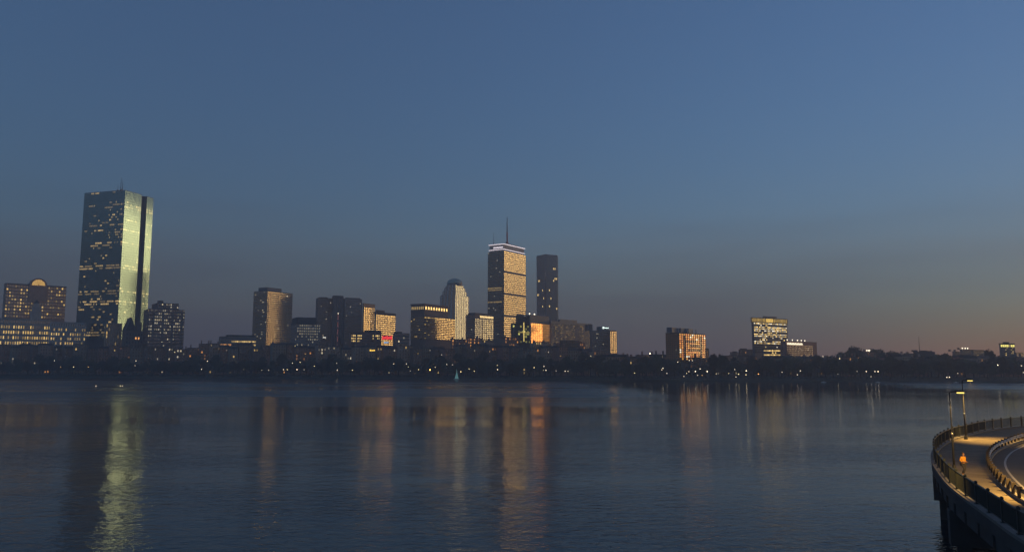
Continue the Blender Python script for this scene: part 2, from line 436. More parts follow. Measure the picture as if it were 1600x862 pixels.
for px_, top, rr in ((188, 280, .55), (196, 283, .5), (174, 289, .25)):
    m_ = MB(); yy = 8 + (196 - px_) * .35; z1 = b.zl(top) + 4
    m_.tube([(3, yy, b.h), (3, yy, b.h + (z1 - b.h) * .5), (3, yy, z1)], [rr, rr * .7, rr * .25], 6)
    m_.box(2.2, 3.8, yy - .8, yy + .8, b.h, b.h + 2.2)
    b.part('antenna', m_, M_STEEL)

# ---- pale strip building, dark gabled church
b = Bld('stone_office', 'small pale building with vertical window strips below the mirrored tower', 'building', 164, 166, 191, 505, 120, 74)
b.body(); b.right(b.zl(540), b.h - 1, 6, 7, band=.2, pier=.5, lit=litrnd(.10, YEL, .05, .25, 12)); b.roof(-.3, b.W+.3, -.3, b.L+.3, b.h, b.h+.6); b.done(M_TAN, roofm=M_STONE, roofname='parapet')
b = Bld('church', 'dark church with a steep gable and square tower before the mirrored tower', 'church', 191, 197, 224, 516, 105, 66)
b.body(); W, L = b.W, b.L
m_ = MB(); m_.prism([(-.4, -.4), (W*.55, -.4), (W*.55, L + .4), (-.4, L + .4)], b.h, b.zl(495), top=[(W*.27, -.4), (W*.28, -.4), (W*.28, L + .4), (W*.27, L + .4)]); b.part('gable_roof', m_, M_ROOF)
m_ = MB(); m_.box(W*.6, W*.9, 2, 2 + W*.3, b.h - .2, b.zl(506)); m_.prism([(W*.58, 1.8), (W*.92, 1.8), (W*.92, 2.2 + W*.3), (W*.58, 2.2 + W*.3)], b.zl(506), b.zl(499), top=[(W*.75 - .1, 2 + W*.15 - .1), (W*.75 + .1, 2 + W*.15 - .1), (W*.75 + .1, 2 + W*.15 + .1), (W*.75 - .1, 2 + W*.15 + .1)])
b.part('bell_tower', m_, M_DKBROWN)
b.right(b.zl(545), b.zl(520), 4, 6, band=.45, pier=.5, lit=lambda v, u, f, k: sc(ORG, .4) if f == 2 and k in (3, 4) else None); b.done(M_DKBROWN, glassm=GL_HOUSE)

# ---- 4 dark brick apartment slab
b = Bld('apartment_block', 'dark brick apartment block with stepped top right of the mirrored tower', 'building', 225, 233, 289, 482, 110, 72)
b.body(); 
xa, xb = b.xr(244), b.xr(278); b.box(xa, xb, 0.01, b.L, b.h - .01, b.zl(473)); b.box(b.xr(246), b.xr(254), 1, 8, b.zl(473), b.zl(468.5))
lt = litrnd(.62, WHT, .03, .20, 15, rows={0: .05, 1: .1, 2: .08, 3: .12, 4: .2}, base=(.012, .007, .004))
b.right(b.zl(548), b.h - .8, 13, 19, band=.5, pier=.42, lit=lambda v, u, f, k: None if k % 5 == 2 and f < 12 else lt(v, u, f, k))
b.right(b.h + .4, b.zl(473) - .6, 2, 10, x0=xa, x1=xb, y=.0, band=.45, pier=.5, lit=litrnd(.3, WHT, .04, .3, 16))
b.left(b.zl(548), b.h - .8, 13, 5, band=.5, pier=.6, lit=litrnd(.02, YEL, seed=17))
b.roof(xa - .2, xb + .2, -.3, b.L + .2, b.zl(473), b.zl(473) + .5); b.done(M_DKBROWN)

# ---- 6 low building with two orange strips
b = Bld('low_office', 'low dark building with two glowing orange window strips', 'building', 342, 345, 400, 525, 100, 76)
b.body(); 
def strip6(v, u, f, k):
    if f == 3 and u > .28: return sc(YEL, .10 + .25 * rnd.random()) 
    if f == 2 and (u < .3 or u > .75): return sc(ORG if u < .3 else YEL, .1 + .3 * rnd.random())
b.right(b.zl(553), b.zl(526.5), 5, 20, band=.55, pier=.12, lit=strip6); b.roof(b.xr(355), b.W - 1, 2, b.L - 2, b.h, b.zl(522.5)); b.done(M_BROWN)

# ---- 7 tower with ribbon windows
b = Bld('office_tower', 'tan ribbon-windowed tower with a flat penthouse, left of the dark twin slabs', 'skyscraper', 397, 418, 457, 454, 190, 27)
b.body(); z = b.zl(540)
b.right(z, b.h - 1.2, 27, 16, band=.5, pier=.1, lit=litrnd(.02, WHT, .05, .35, 18), proud=.5)
b.left(z, b.h - 1.2, 27, 12, band=.5, pier=.1, lit=litrnd(.05, WHT, .05, .35, 19), proud=.5)
b.roof(3, b.W * .62, 3, b.L * .8, b.h, b.zl(448)); b.done(M_TAN, M_TAN, GL_GOLD, M_GREY, 'penthouse')

# ---- 8 stone block with dark mansard
b = Bld('mansard_building', 'stone building with dark flat-topped roof and a grid of small lit windows', 'building', 455, 464, 501, 506, 130, 62)
b.body(); m_ = MB(); W, L = b.W, b.L
m_.prism([(-.5, -.5), (W*.85, -.5), (W*.85, L+.5), (-.5, L+.5)], b.h, b.zl(495), top=[(1, 2), (W*.8, 2), (W*.8, L-1), (1, L-1)]); b.part('mansard_roof', m_, M_ROOF)
b.right(b.zl(546), b.h - .8, 9, 11, band=.5, pier=.5, lit=litrnd(.10, WHT, .05, .12, 21, rows={8: .8, 7: .9, 6: .9, 5: .8, 4: .6, 3: .5}))
b.left(b.zl(546), b.h - .8, 9, 4, band=.5, pier=.5, lit=litrnd(.06, WHT, .05, .1, 22)); b.done(M_CONC, glassm=GL_HOUSE)

# ---- 9 dark twin slabs
b = Bld('dark_slab_tower', 'dark brown slab tower, wider left half of a pair with a tall core', 'skyscraper', 494, 497, 522, 465, 210, 66)
b.body(); b.right(b.zl(540), b.h - .8, 26, 12, band=.42, pier=.35, lit=litrnd(.05, WHT, .03, .2, 23)); b.left(b.zl(540), b.h-.8, 26, 3, band=.42, pier=.4)
b.roof(2, b.W*.6, 2, b.L - 2, b.h, b.h + 1.2); b.done(M_DKBROWN)
b = Bld('elevator_core_tower', 'dark narrow core with a line of red lights between two dark slabs', 'skyscraper', 519, 521, 537, 462, 206, 66)
b.body(); b.right(b.zl(540), b.h - 3, 26, 5, band=.3, pier=.6, lit=lambda v, u, f, k: ((.07, .02, .015) if k == 2 and f < 17 and f % 4 != 1 else (sc(WHT, .5) if k == 2 and f == 17 else None))); b.roof(.5, b.W-.5, .5, b.L-.5, b.h, b.h+.5); b.done(M_DKBROWN)
b = Bld('dark_slab_tower', 'dark blue-grey slab tower right of the narrow core', 'skyscraper', 536, 539, 566, 466, 212, 60)
b.body(); b.right(b.zl(540), b.h - .8, 26, 14, band=.42, pier=.3, lit=litrnd(.025, WHT, .03, .15, 24)); b.left(b.zl(540), b.h-.8, 26, 3, band=.4, pier=.4)
b.roof(2, b.W - 2, 2, b.L - 2, b.h, b.h + 1.2); b.done(M_GREY)

# ---- 10 orange slab
b = Bld('slab_tower', 'narrow slab with a sunlit orange side and a grey end, behind the twin slabs', 'building', 566.5, 568.5, 586, 474, 225, 'glow')
b.body(); xm = b.xr(579)
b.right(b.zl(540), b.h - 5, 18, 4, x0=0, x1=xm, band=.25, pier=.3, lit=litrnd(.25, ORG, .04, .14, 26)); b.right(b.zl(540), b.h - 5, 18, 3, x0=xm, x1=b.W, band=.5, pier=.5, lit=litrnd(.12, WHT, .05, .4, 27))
b.roof(-.2, b.W+.2, -.2, b.L+.2, b.h, b.h + .4); b.done(mat('orange_tan', (.50, .30, .13), var=.1), glassm=GL_GOLD)

# ---- 11 beige block with bands
b = Bld('beige_block', 'beige banded block with dark top, red neon glowing at its foot', 'building', 585, 587.5, 618, 491, 175, 'glow')
b.body(); b.right(b.zl(540), b.h - .4, 15, 12, band=.48, pier=.12, lit=litrnd(.16, YEL, .05, .22, 28, rows={14: .9}))
b.roof(-.3, b.W + .3, -.3, b.L + .3, b.h, b.zl(487)); b.roof(2, b.W*.5, 2, b.L*.8, b.zl(487), b.zl(483.5)); b.done(M_TAN, glassm=GL_GOLD)

# ---- 12, 13 low brick
b = Bld('brick_building', 'low brick building with clusters of lit yellow windows left of the red neon', 'building', 546, 549, 596, 518, 105, 74)
b.body(); b.right(b.zl(548), b.h - .6, 7, 20, band=.5, pier=.4, lit=lambda v, u, f, k: (sc(YEL, .1 + .5 * rnd.random()) if (f in (5, 4) and (u < .42 or u > .66) and k % 4 != 3 and rnd.random() < .85) or (f == 3 and u < .3 and rnd.random() < .6) else None))
b.roof(b.xr(572), b.W - 1, 1, b.L - 1, b.h, b.h + 2.2); b.roof(-.3, b.W+.3, -.3, b.L+.3, b.h - .01, b.h + .4); b.done(M_RED, glassm=GL_HOUSE)
b = Bld('low_dark_block', 'low dark flat block between the red neon and the brown crowned tower', 'building', 614, 617, 640, 520, 110, 72)
b.body(); b.right(b.zl(548), b.h - .6, 5, 9, band=.5, pier=.3, lit=litrnd(.06, WHT, .05, .4, 30, rows={3: .25})); b.roof(1, b.W*.5, 1, b.L-1, b.h, b.h+1.5); b.done(M_GREY)

# ---- 14 brown tower with crown
b = Bld('crowned_tower', 'brown stepped tower with lit crown openings and golden window bands', 'skyscraper', 642, 663, 711, 494, 150, 'glow')
xa = b.xr(700); zt = b.zl(476)
b.body(); b.box(0.01, xa, 0.01, b.L, b.h, zt)
b.right(b.zl(530), b.h - .8, 13, 18, band=.5, pier=.06, lit=litrnd(.10, YEL, .06, .35, 31, rows={12: .8}), proud=.4)
b.left(b.zl(530), b.h - .8, 13, 10, band=.5, pier=.1, lit=litrnd(.01, YEL, seed=32), proud=.4)
b.right(b.zl(484), b.zl(478.5), 1, 9, x0=.5, x1=xa - .5, band=.2, pier=.45, lit=lambda v, u, f, k: sc(YEL, .30))
b.left(b.zl(484), b.zl(478.5), 1, 7, y0=.5, y1=b.L - .5, band=.2, pier=.45, lit=lambda v, u, f, k: sc(YEL, .17))
b.roof(-.8, xa + .8, -.8, b.L + .3, zt, b.zl(474)); b.done(M_DKBROWN, mat('bronze_band', (.13, .085, .06), .6), GL_GOLD, M_DKBROWN, 'cornice')

# ---- 15 domed tower
b = Bld('domed_tower', 'pale glass tower with curved shoulders and a round ribbed dome on top', 'skyscraper', 683, 706, 737, 455, 330, 'glow')
W, L = b.W, b.L; cx, cy = W / 2, L / 2
def octa(hx, hy, ch): return [(cx-hx+ch, cy-hy), (cx+hx-ch, cy-hy), (cx+hx, cy-hy+ch), (cx+hx, cy+hy-ch), (cx+hx-ch, cy+hy), (cx-hx+ch, cy+hy), (cx-hx, cy+hy-ch), (cx-hx, cy-hy+ch)]
zs = [0, b.zl(460), b.zl(453), b.zl(447), b.zl(443)]
rings = [octa(W/2, L/2, 8), octa(W/2 * .87, L/2 * .87, 8), octa(W/2 * .75, L/2 * .75, 7), octa(W/2 * .63, L/2 * .63, 6)]
for k in range(4): b.wall.prism(rings[k], zs[k] - (.01 if k else 0), zs[k + 1])
for k in range(4):
    for e in range(8):
        p, q = rings[k][e], rings[k][(e + 1) % 8]; ln = math.dist(p, q)
        if e in (0, 1, 6, 7, 5):
            b.facade(p, q, max(zs[k], b.zl(530)) + .3, zs[k + 1] - .2, [20, 2, 1, 1][k], max(2, int(ln / 4.2)), band=.06, pier=.34, lit=litrnd(.02, WHT, .04, .2, 40 + e), proud=.5)
b.done(M_GREY, mat('pale_rib', (.62, .64, .62), .35, .3), glass('glass_pale', (.17, .20, .20), .12))
dr = 12.2 * b.D / F; z0 = zs[4]; m_ = MB(); m_.lathe([(dr, z0 - .5), (dr, z0 + 3)], 24, cx, cy); b.part('drum', m_, M_GREY)
m_ = MB(); dh = b.zl(432) - z0 - 3
m_.lathe([(dr * math.cos(a), z0 + 3.01 + dh * math.sin(a)) for a in [R(d) for d in range(0, 86, 12)]], 24, cx, cy); dm = b.part('dome', m_, mat('dome_glass', (.50, .55, .40), .3, .4), smooth=False)
m_ = MB()
for k in range(16):
    a = 2 * math.pi * k / 16; m_.tube([(cx + (dr + .15) * math.cos(e) * math.cos(a), cy + (dr + .15) * math.cos(e) * math.sin(a), z0 + 3.05 + dh * math.sin(e)) for e in [R(d) for d in (0, 20, 40, 60, 80)]], .3, 4)
m_.build('rib', M_PALE, dm, kind='stuff')

# ---- 16 dark office
b = Bld('dark_office', 'dark flat-topped office with one lit column of windows left of the spired tower', 'building', 728, 742, 771, 491, 170, 'glow')
b.body(); xa = b.xr(754.5)
b.right(b.zl(535), b.h - 5, 12, 6, x0=xa, x1=b.W, band=.45, pier=.25, lit=litrnd(.85, YEL, .05, .22, 50)); b.right(b.h - 4.5, b.h - .8, 1, 9, x0=xa * .6, x1=b.W, band=.3, pier=.08, lit=lambda v, u, f, k: sc(YEL, .2))
b.right(b.zl(535), b.h - 5, 12, 5, x0=0, x1=xa * .95, band=.45, pier=.25, lit=litrnd(.04, YEL, .05, .3, 51)); b.left(b.zl(535), b.h - .8, 12, 7, band=.45, pier=.3, lit=litrnd(.02, WHT, seed=52))
b.roof(2, b.W - .5, 2, b.L - 2, b.h, b.zl(488)); b.done(M_DKBROWN, glassm=GL_DARK)

# ---- 17 tower with spire
b = Bld('spired_tower', 'tall square tower with golden window bands, white-lit crown and a red spire', 'skyscraper', 762.5, 787.5, 821.4, 392, 420, 'glow')
b.body(); W, L = b.W, b.L; z = b.zl(530); nf = 44
mech = set()
for py in (424.7, 460, 494): 
    f = int((b.zl(py) - z) / ((b.h - .5 - z) / nf)); mech |= {f}
def gl(v, u, f, k):
    if f in mech: return (0, 0, 0)
    e = cl.random(); return sc(YEL, .05 * e + (.22 * cl.random() if e > .93 else 0))
b.right(z, b.h - .5, nf, 22, band=.48, pier=.06, lit=gl, proud=.35)
lrow = {int((b.zl(py) - z) / ((b.h - .5 - z) / nf)) for py in (451, 453.5, 471)}
b.left(z, b.h - .5, nf, 18, band=.45, pier=.06, lit=lambda v, u, f, k: (sc(YEL, .05 + .10 * cl.random()) if f in lrow and u < .85 else (sc(WHT, .12) if cl.random() < .012 else None)), proud=.35)
for f in mech: b.fr.obox((0, 0, z + (b.h - .5 - z) / nf * (f + .3)), (1, 0, 0), (0, -1, 0), (0, 0, 1), W, .5, (b.h - .5 - z) / nf * .9)
b.done(M_DARK, mat('bronze_spandrel', (.055, .045, .038), .5), GL_GOLD)
i0 = 1.8; z1 = b.zl(389); z2 = b.zl(380); m_ = MB(); m_.box(i0, W - i0, i0, L - i0, b.h, z2); cr = b.part('crown', m_, M_CONC)
M_STRIP = mat('white_lamp_strip', (.8, .8, .8), emit=(1, .86, .9), es=.30)
for za, i1 in ((z1 - .3, .9), (z2 - 1.1, .5)):
    m_ = MB(); m_.box(i1, W - i1, i1, L - i1, za, za + 1.0); m_.build('light_strip', M_STRIP, cr)
m_ = MB(); m_.box(2.6, W * .75, i0 - .15, i0 - .02, z1 + 2.5, z1 + 5); m_.build('sign_band', mat('grey_band', (.4, .37, .35)), cr)
m_ = MB(); m_.box(i0 - .15, i0 - .02, 3, L * .7, z1 + 2.5, z1 + 4.6); m_.build('light_strip', M_STRIP, cr)
m_ = MB(); m_.prism([(2, 2), (W-2, 2), (W-2, L-2), (2, L-2)], z2 + .21, b.zl(376.5), top=[(W*.3, L*.3), (W*.7, L*.3), (W*.7, L*.7), (W*.3, L*.7)]); b.part('roof', m_, mat('red_roof', (.12, .05, .045)))
zr = b.zl(377.5); zt = b.zl(336) + 4; m_ = MB(); c_ = (W * .5, L * .5)
m_.tube([(*c_, zr), (*c_, zr + (zt-zr)*.12)], [3.0, 1.8], 8); m_.tube([(*c_, zr + (zt-zr)*.12), (*c_, zr + (zt-zr)*.45)], [1.3, 1.1], 8); m_.lathe([(1.3, zr + (zt-zr)*.33), (1.3, zr + (zt-zr)*.37)], 8, *c_); sp = b.part('spire', m_, M_REDPAINT)
m_ = MB(); m_.tube([(*c_, zr + (zt-zr)*.45), (*c_, zr + (zt-zr)*.75), (*c_, zt)], [1.0, .7, .35], 6); m_.build('spire_tip', M_STEEL, sp)
m_ = MB(); m_.lathe([(.9, zr + (zt-zr)*.30), (.9, zr + (zt-zr)*.32)], 8, *c_); m_.build('beacon', mat('red_beacon', (.5, .1, .1), emit=(1, .12, .06), es=.5), sp)
m_ = MB(); m_.tube([(4, L - 8, z2), (4, L - 8, b.zl(361))], [.5, .2], 6); b.part('antenna', m_, M_STEEL)

# ---- 18 dark slender tower
b = Bld('slender_tower', 'dark slender tower with vertical stripes right of the spired tower', 'skyscraper', 837, 852, 873, 397, 640, 56)
W, L = b.W, b.L; rr = 4.0
fp = []
for (qx, qy, a0) in ((rr, rr, 180), (W-rr, rr, 270), (W-rr, L-rr, 0), (rr, L-rr, 90)):
    fp += [(qx + rr * math.cos(R(a0 + k * 30)), qy + rr * math.sin(R(a0 + k * 30))) for k in range(4)]
b.wall.prism(fp, 0, b.h)
pts = {f: None for f in ()}
sp1 = {(int((b.zl(py) - b.zl(505)) / ((b.h - 2 - b.zl(505)) / 34)), kk) for py, kk in ((433, 9), (433, 10), (437, 8), (438, 1), (438, 2), (452, 5), (459, 1), (459, 0), (467, 6), (482, 10), (478, 5), (420, 8), (420, 9))}
b.facade(fp[15], fp[0], b.zl(505), b.h - 2, 34, 7, band=.1, pier=.4, lit=lambda v, u, f, k: sc(YEL, .4) if (f, k) in sp1 else None)
b.facade(fp[3], fp[4], b.zl(505), b.h - 2, 34, 7, band=.1, pier=.4, lit=lambda v, u, f, k: sc(YEL, .4) if (f, k + 4) in sp1 else None)
for e in (0, 1, 2): b.facade(fp[e], fp[e+1], b.zl(505), b.h - 2, 34, 1, band=.1, pier=.2)
for e in (4, 5, 6): b.facade(fp[e], fp[e+1], b.zl(505), b.h - 2, 34, 1, band=.1, pier=.2)
b.roof(rr, W - rr, rr, L - rr, b.h, b.h + .5); b.done(M_DARK, mat('stripe_fin', (.035, .035, .037), .45, .3), GL_DARK)

# ---- 19 dark glass block and golden block
b = Bld('dark_glass_block', 'dark glass block with a glowing yellow vertical light strip', 'building', 798, 801, 829, 491, 135, 60)
xa = b.xr(809); z5 = b.zl(504); b.box(xa, b.W, 0, b.L, 0, b.h); b.box(0, xa, .01, b.L, 0, z5)
b.right(b.zl(536), z5, 8, 10, band=.3, pier=.12, lit=lambda v, u, f, k: (sc(GRN, .04 + .25 * rnd.random() ** 2) if rnd.random() < (.45 if k in (7, 8) else .12) else None)); b.right(z5 + .5, b.h - .5, 3, 6, x0=xa, x1=b.W, band=.3, pier=.12)
m_ = MB(); q = b.xr(817.6); m_.box(q, q + 1.1, -.6, -.3, b.zl(533), b.zl(503)); b.part('light_strip', m_, mat('yellow_strip', (.6, .5, .2), emit=(1, .72, .2), es=.30))
m_ = MB(); q2 = b.xr(812); m_.box(q2, b.xr(828), -.55, -.31, b.zl(519), b.zl(518.4)); b.part('light_strip', m_, MATS['yellow_strip'])
m_ = MB()
for k in range(9): x_ = xa + (b.W - xa) * k / 8; m_.box(x_ - .1, x_ + .1, .3, .5, b.h, b.h + 4)
m_.box(xa, b.W, .3, .5, b.h + 4.01, b.h + 4.2); b.part('roof_railing', m_, M_PALE); b.done(M_DARK, M_DARK)
b = Bld('golden_block', 'block with glowing orange-gold glass front and grey penthouse', 'building', 827.5, 829.5, 859.5, 504, 130, 'glow')
b.body(); z = b.zl(536); 
b.right(z, b.h - .5, 8, 9, band=.09, pier=.09, lit=lambda v, u, f, k: sc((1, .44, .10), .05 + .05 * rnd.random() + .05 * v + (.2 if rnd.random() < .05 else 0)), proud=.12)  # adds painted sunset reflection to the panes as emission, stronger towards the top
b.wall.box(b.xr(827) * 0, b.W - .5, 2, b.L - 1, b.h, b.zl(491.5))
b.right(b.h + .6, b.zl(491.5) - .6, 1, 12, x0=.4, x1=b.W - 1, y=2, band=.1, pier=.5)
for px_ in (831, 838.5):
    m_ = MB(); x_ = b.xr(px_); m_.lathe([(.1, b.zl(491.5) + .4), (.8, b.zl(491.5) + .9), (.8, b.zl(491.5) + 1.7), (.1, b.zl(491.5) + 2.2)], 8, x_, 3); b.part('roof_lamp', m_, mat('roof_lamp_light', (.8,.8,.8), emit=(1, .85, .6), es=.7))
m_ = MB()
for k in range(11): x_ = b.W * (.45 + .05 * k); m_.tube([(x_, 4, b.zl(491.5)), (x_, 4, b.zl(485.5))], .16, 5)
b.part('roof_mast', m_, M_PALE, kind='stuff'); b.done(M_TAN, mat('gold_mullion', (.30, .16, .06), .5), glass('glass_copper', (.30, .15, .055), .14))

# ---- 20 long hotel slab
b = Bld('long_slab', 'long flat slab with close vertical strips of dim windows', 'building', 858.5, 861, 923, 505.5, 160, 42)
b.body(); lt = litrnd(.55, YEL, .02, .11, 60)
b.right(b.zl(545), b.h - .5, 13, 34, band=.3, pier=.45, lit=lambda v, u, f, k: None if k in (20, 21, 22) else lt(v, u, f, k), proud=.4)
b.roof(-.4, b.W + .4, -.4, b.L + .4, b.h, b.zl(501.5)); b.roof(b.xr(875), b.xr(902), 3, b.L - 2, b.zl(501.5), b.zl(497.5)); b.done(M_CONC, M_CONC, GL_GOLD, M_GREY)

# ---- 21 dark block with sign
b = Bld('dark_block', 'dark plain block with a small white rooftop sign, right of the long slab', 'building', 921, 924, 953, 516, 165, 62)
b.body(); b.right(b.zl(552), b.h - .8, 11, 12, band=.4, pier=.4, lit=litrnd(.03, WHT, .04, .2, 62)); b.wall.box(b.xr(940), b.xr(952), 1, 10, b.h, b.zl(509.5)); b.wall.box(b.xr(925), b.xr(930.5), 6, 14, b.h, b.zl(506))
m_ = MB(); m_.lathe([(1.3, 0), (1.3, .3)], 12); sg = b.part('sign_emblem', m_, mat('white_sign', (.8,.8,.8), emit=(.8, 1, .9), es=.55)); sg.rotation_euler = (R(90), 0, 0); sg.location = (b.xr(943.6), .7, b.zl(511.2))
m_ = MB()
for k in range(5): x_ = b.xr(945.6) + k * 1.15; m_.box(x_, x_ + .85, .5, .8, b.zl(512.2), b.zl(510.6) - (k % 2) * .5)
b.part('sign_lettering', m_, MATS['white_sign'], kind='stuff'); b.done(M_GREY)
b = Bld('brown_end_block', 'narrow brown block at the end of the skyline, right of the rooftop sign', 'building', 951.5, 953, 963.5, 516.5, 172, 'glow')
b.body(); b.right(b.zl(552), b.h - .8, 14, 4, band=.4, pier=.4, lit=litrnd(.06, ORG, .03, .1, 63)); b.roof(-.2, b.W+.2, -.2, b.L+.2, b.h, b.h+.6); b.done(M_BROWN, glassm=GL_GOLD)

# ---- 24 orange grid building
b = Bld('grid_building', 'block with a glowing orange balcony grid and chimney boxes on the roof', 'building', 1040, 1060.5, 1102, 520, 70, 'glow')
b.body(); nf = 13; nb = 13
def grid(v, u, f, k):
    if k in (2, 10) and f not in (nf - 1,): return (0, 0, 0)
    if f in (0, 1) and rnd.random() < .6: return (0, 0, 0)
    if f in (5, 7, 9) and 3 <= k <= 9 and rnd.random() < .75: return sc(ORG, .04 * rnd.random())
    e = .17 + .20 * rnd.random(); return (e, e * (.30 + .18 * rnd.random()), e * .08) if rnd.random() > .06 else sc(WHT, .45)  # orange sun-glow on the bays is put in as pane emission
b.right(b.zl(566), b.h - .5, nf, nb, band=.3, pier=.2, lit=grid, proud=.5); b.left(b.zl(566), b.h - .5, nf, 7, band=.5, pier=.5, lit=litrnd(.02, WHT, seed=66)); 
b.roof(-.3, b.W + .3, -.3, b.L + .3, b.h, b.h + .5)
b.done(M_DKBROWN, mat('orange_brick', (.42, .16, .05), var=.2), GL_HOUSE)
for p0, p1 in ((1053, 1060), (1067, 1073), (1079, 1086)):
    m_ = MB(); x0_ = max(-2, b.xr(p0)) if p0 > 1060 else 0; m_.box(b.xr(p0) + 2, b.xr(p1) + 2, 3, 9, b.h + .5, b.zl(511.5)); b.part('roof_plant_box', m_, mat('blue_grey', (.10, .13, .17), .5))
for p0 in (1062.5, 1076, 1090):
    m_ = MB(); m_.tube([(b.xr(p0), 1.5, b.h + .5), (b.xr(p0), 1.5, b.zl(512.5))], .7, 8); b.part('flue', m_, M_PALE)
b = Bld('annex', 'small orange-lit annex beside the balcony grid block', 'building', 1101.5, 1102.5, 1107.5, 544.5, 78, 50)
b.body(); b.right(b.zl(566), b.h - .5, 6, 3, band=.4, pier=.4, lit=litrnd(.3, ORG, .03, .12, 67)); b.roof(-.2, b.W+.2, -.2, b.L+.2, b.h, b.h+.4); b.done(M_TAN)

# ---- 26 flared crown hotel
b = Bld('flared_crown_tower', 'broad tower with flared yellow-lit crown and scattered bright windows', 'building', 1173, 1176, 1231, 503.5, 120, 56)
W, L = b.W, b.L; ch = 1.6; fp = [(ch, 0), (W - ch*1.4, 0), (W, ch*1.4), (W, L - ch), (W - ch, L), (ch, L), (0, L - ch), (0, ch)]
b.wall.prism(fp, 0, b.h); rr_ = random.Random(70); nf = 17; z = b.zl(552)
lrows = {16: 1.6, 15: .1, 14: .9, 13: 1.2, 12: 1.1, 11: .2, 10: 1.0, 9: 1.1, 8: .3, 7: .35, 6: .8, 5: 1.1, 4: .15}
def flit(v, u, f, k):
    q = lrows.get(f, .03) * (.45 + 1.2 * (.5 + noise.noise((k * .5, f * 3.3, 2))))
    return sc(YEL if rr_.random() < .7 else WHT, .14 + .55 * rr_.random() ** 1.5) if rr_.random() < q else None
b.facade(fp[0], fp[1], z, b.h - .3, nf, 26, band=.45, pier=.1, lit=flit); b.facade(fp[1], fp[2], z, b.h - .3, nf, 3, band=.4, pier=.3, lit=litrnd(.75, ORG, .05, .28, 71)); b.facade(fp[7], fp[0], z, b.h - .3, nf, 3, band=.4, pier=.3)
zc1 = b.zl(495.5); m_ = MB(); off = .45
fo = [(x_ + (off if x_ > W/2 else -off), y_ + (off if y_ > L/2 else -off)) for x_, y_ in fp]; m_.prism(fo, b.h, zc1); cr = b.part('crown', m_, mat('crown_tan', (.36, .26, .12)))
wn = MB()
for e, nn_ in ((7, 3), (0, 30), (1, 4)):
    p, q = Vector(fo[e]), Vector(fo[(e+1) % 8]); d = (q - p); nrm = Vector((d.y, -d.x)).normalized()
    for k in range(nn_):
        a_ = p + d * ((k + .25) / nn_) + nrm * .08; c_ = p + d * ((k + .75) / nn_) + nrm * .08; g_ = .12 + .10 * rr_.random() + (.35 if e == 0 and 11 <= k <= 16 else 0)
        col = (g_, g_ * .62, g_ * .12)
        wn.quad((a_.x, a_.y, b.h + .8), (c_.x, c_.y, b.h + .8), (c_.x, c_.y, zc1 - .8), (a_.x, a_.y, zc1 - .8), col)
wn.build('crown_light', GL_GOLD, cr, glow=True, kind='stuff')
b.roof(W*.35, W*.72, 3, L*.7, zc1, b.zl(492.5)); b.done(M_GREY, M_GREY, GL_DARK, M_GREY)
b = Bld('podium', 'low podium with two bright yellow window strips below the flared crown tower', 'building', 1191, 1193, 1219, 546, 104, 74)
b.body(); b.right(b.zl(563), b.h - .4, 5, 12, band=.4, pier=.18, lit=lambda v, u, f, k: sc(YEL, .2 + .4 * rnd.random()) if f in (2, 4) or (f == 3 and rnd.random() < .3) else None); b.roof(-.2, b.W+.2, -.2, b.L+.2, b.h, b.h+.4); b.done(M_GREY)
for (l, r_, t, o_, lab) in ((1144, 1158, 550, 112, 'low dark step of building, outermost left of the flared crown tower'), (1156, 1176, 545.5, 116, 'dark low block directly left of the flared crown tower')):
    b = Bld('low_dark_block', lab, 'building', l - 2, l, r_, t, o_, 72); b.body(); b.right(b.zl(566), b.h - .5, 6, 8, band=.5, pier=.4, lit=litrnd(.08, ORG, .04, .22, l)); b.roof(1, b.W*.6, 1, b.L-1, b.h, b.h+1); b.done(M_DKBROWN)
b = Bld('red_brick_slab', 'red brick slab with white lettering row and roof lights right of flared tower', 'building', 1219.5, 1229, 1276, 533, 100, 46)
b.body(); b.right(b.zl(566), b.h - 3.5, 9, 18, x1=b.W * .86, band=.5, pier=.5, lit=litrnd(.10, WHT, .04, .35, 75)); b.left(b.zl(566), b.h - 1, 9, 2, band=.5, pier=.7)
m_ = MB(); xx = b.xr(1229.6); xe = b.xr(1253); k = 0
while xx < xe:
    wd = .7 + .5 * rnd.random(); m_.box(xx, xx + wd, -.5, -.3, b.h - 3.2, b.h - 1.0 - (.6 if k % 3 else 0)); xx += wd + .25; k += 1
b.part('sign_lettering', m_, mat('sign_white', (.8,.8,.8), emit=(1, .88, .6), es=.40), kind='stuff')
for px_ in (1232, 1240, 1248, 1254, 1259.5):
    m_ = MB(); x_ = b.xr(px_); m_.tube([(x_, 1, b.h + .5), (x_, 1, b.h + 1.1)], .08, 5); m_.lathe([(.1, b.h + 1.1), (.55, b.h + 1.4), (.55, b.h + 1.9), (.1, b.h + 2.2)], 8, x_, 1); b.part('roof_lamp', m_, MATS['roof_lamp_light'])
b.roof(-.2, b.W+.2, -.2, b.L+.2, b.h, b.h+.5); b.done(M_RED, glassm=GL_HOUSE)

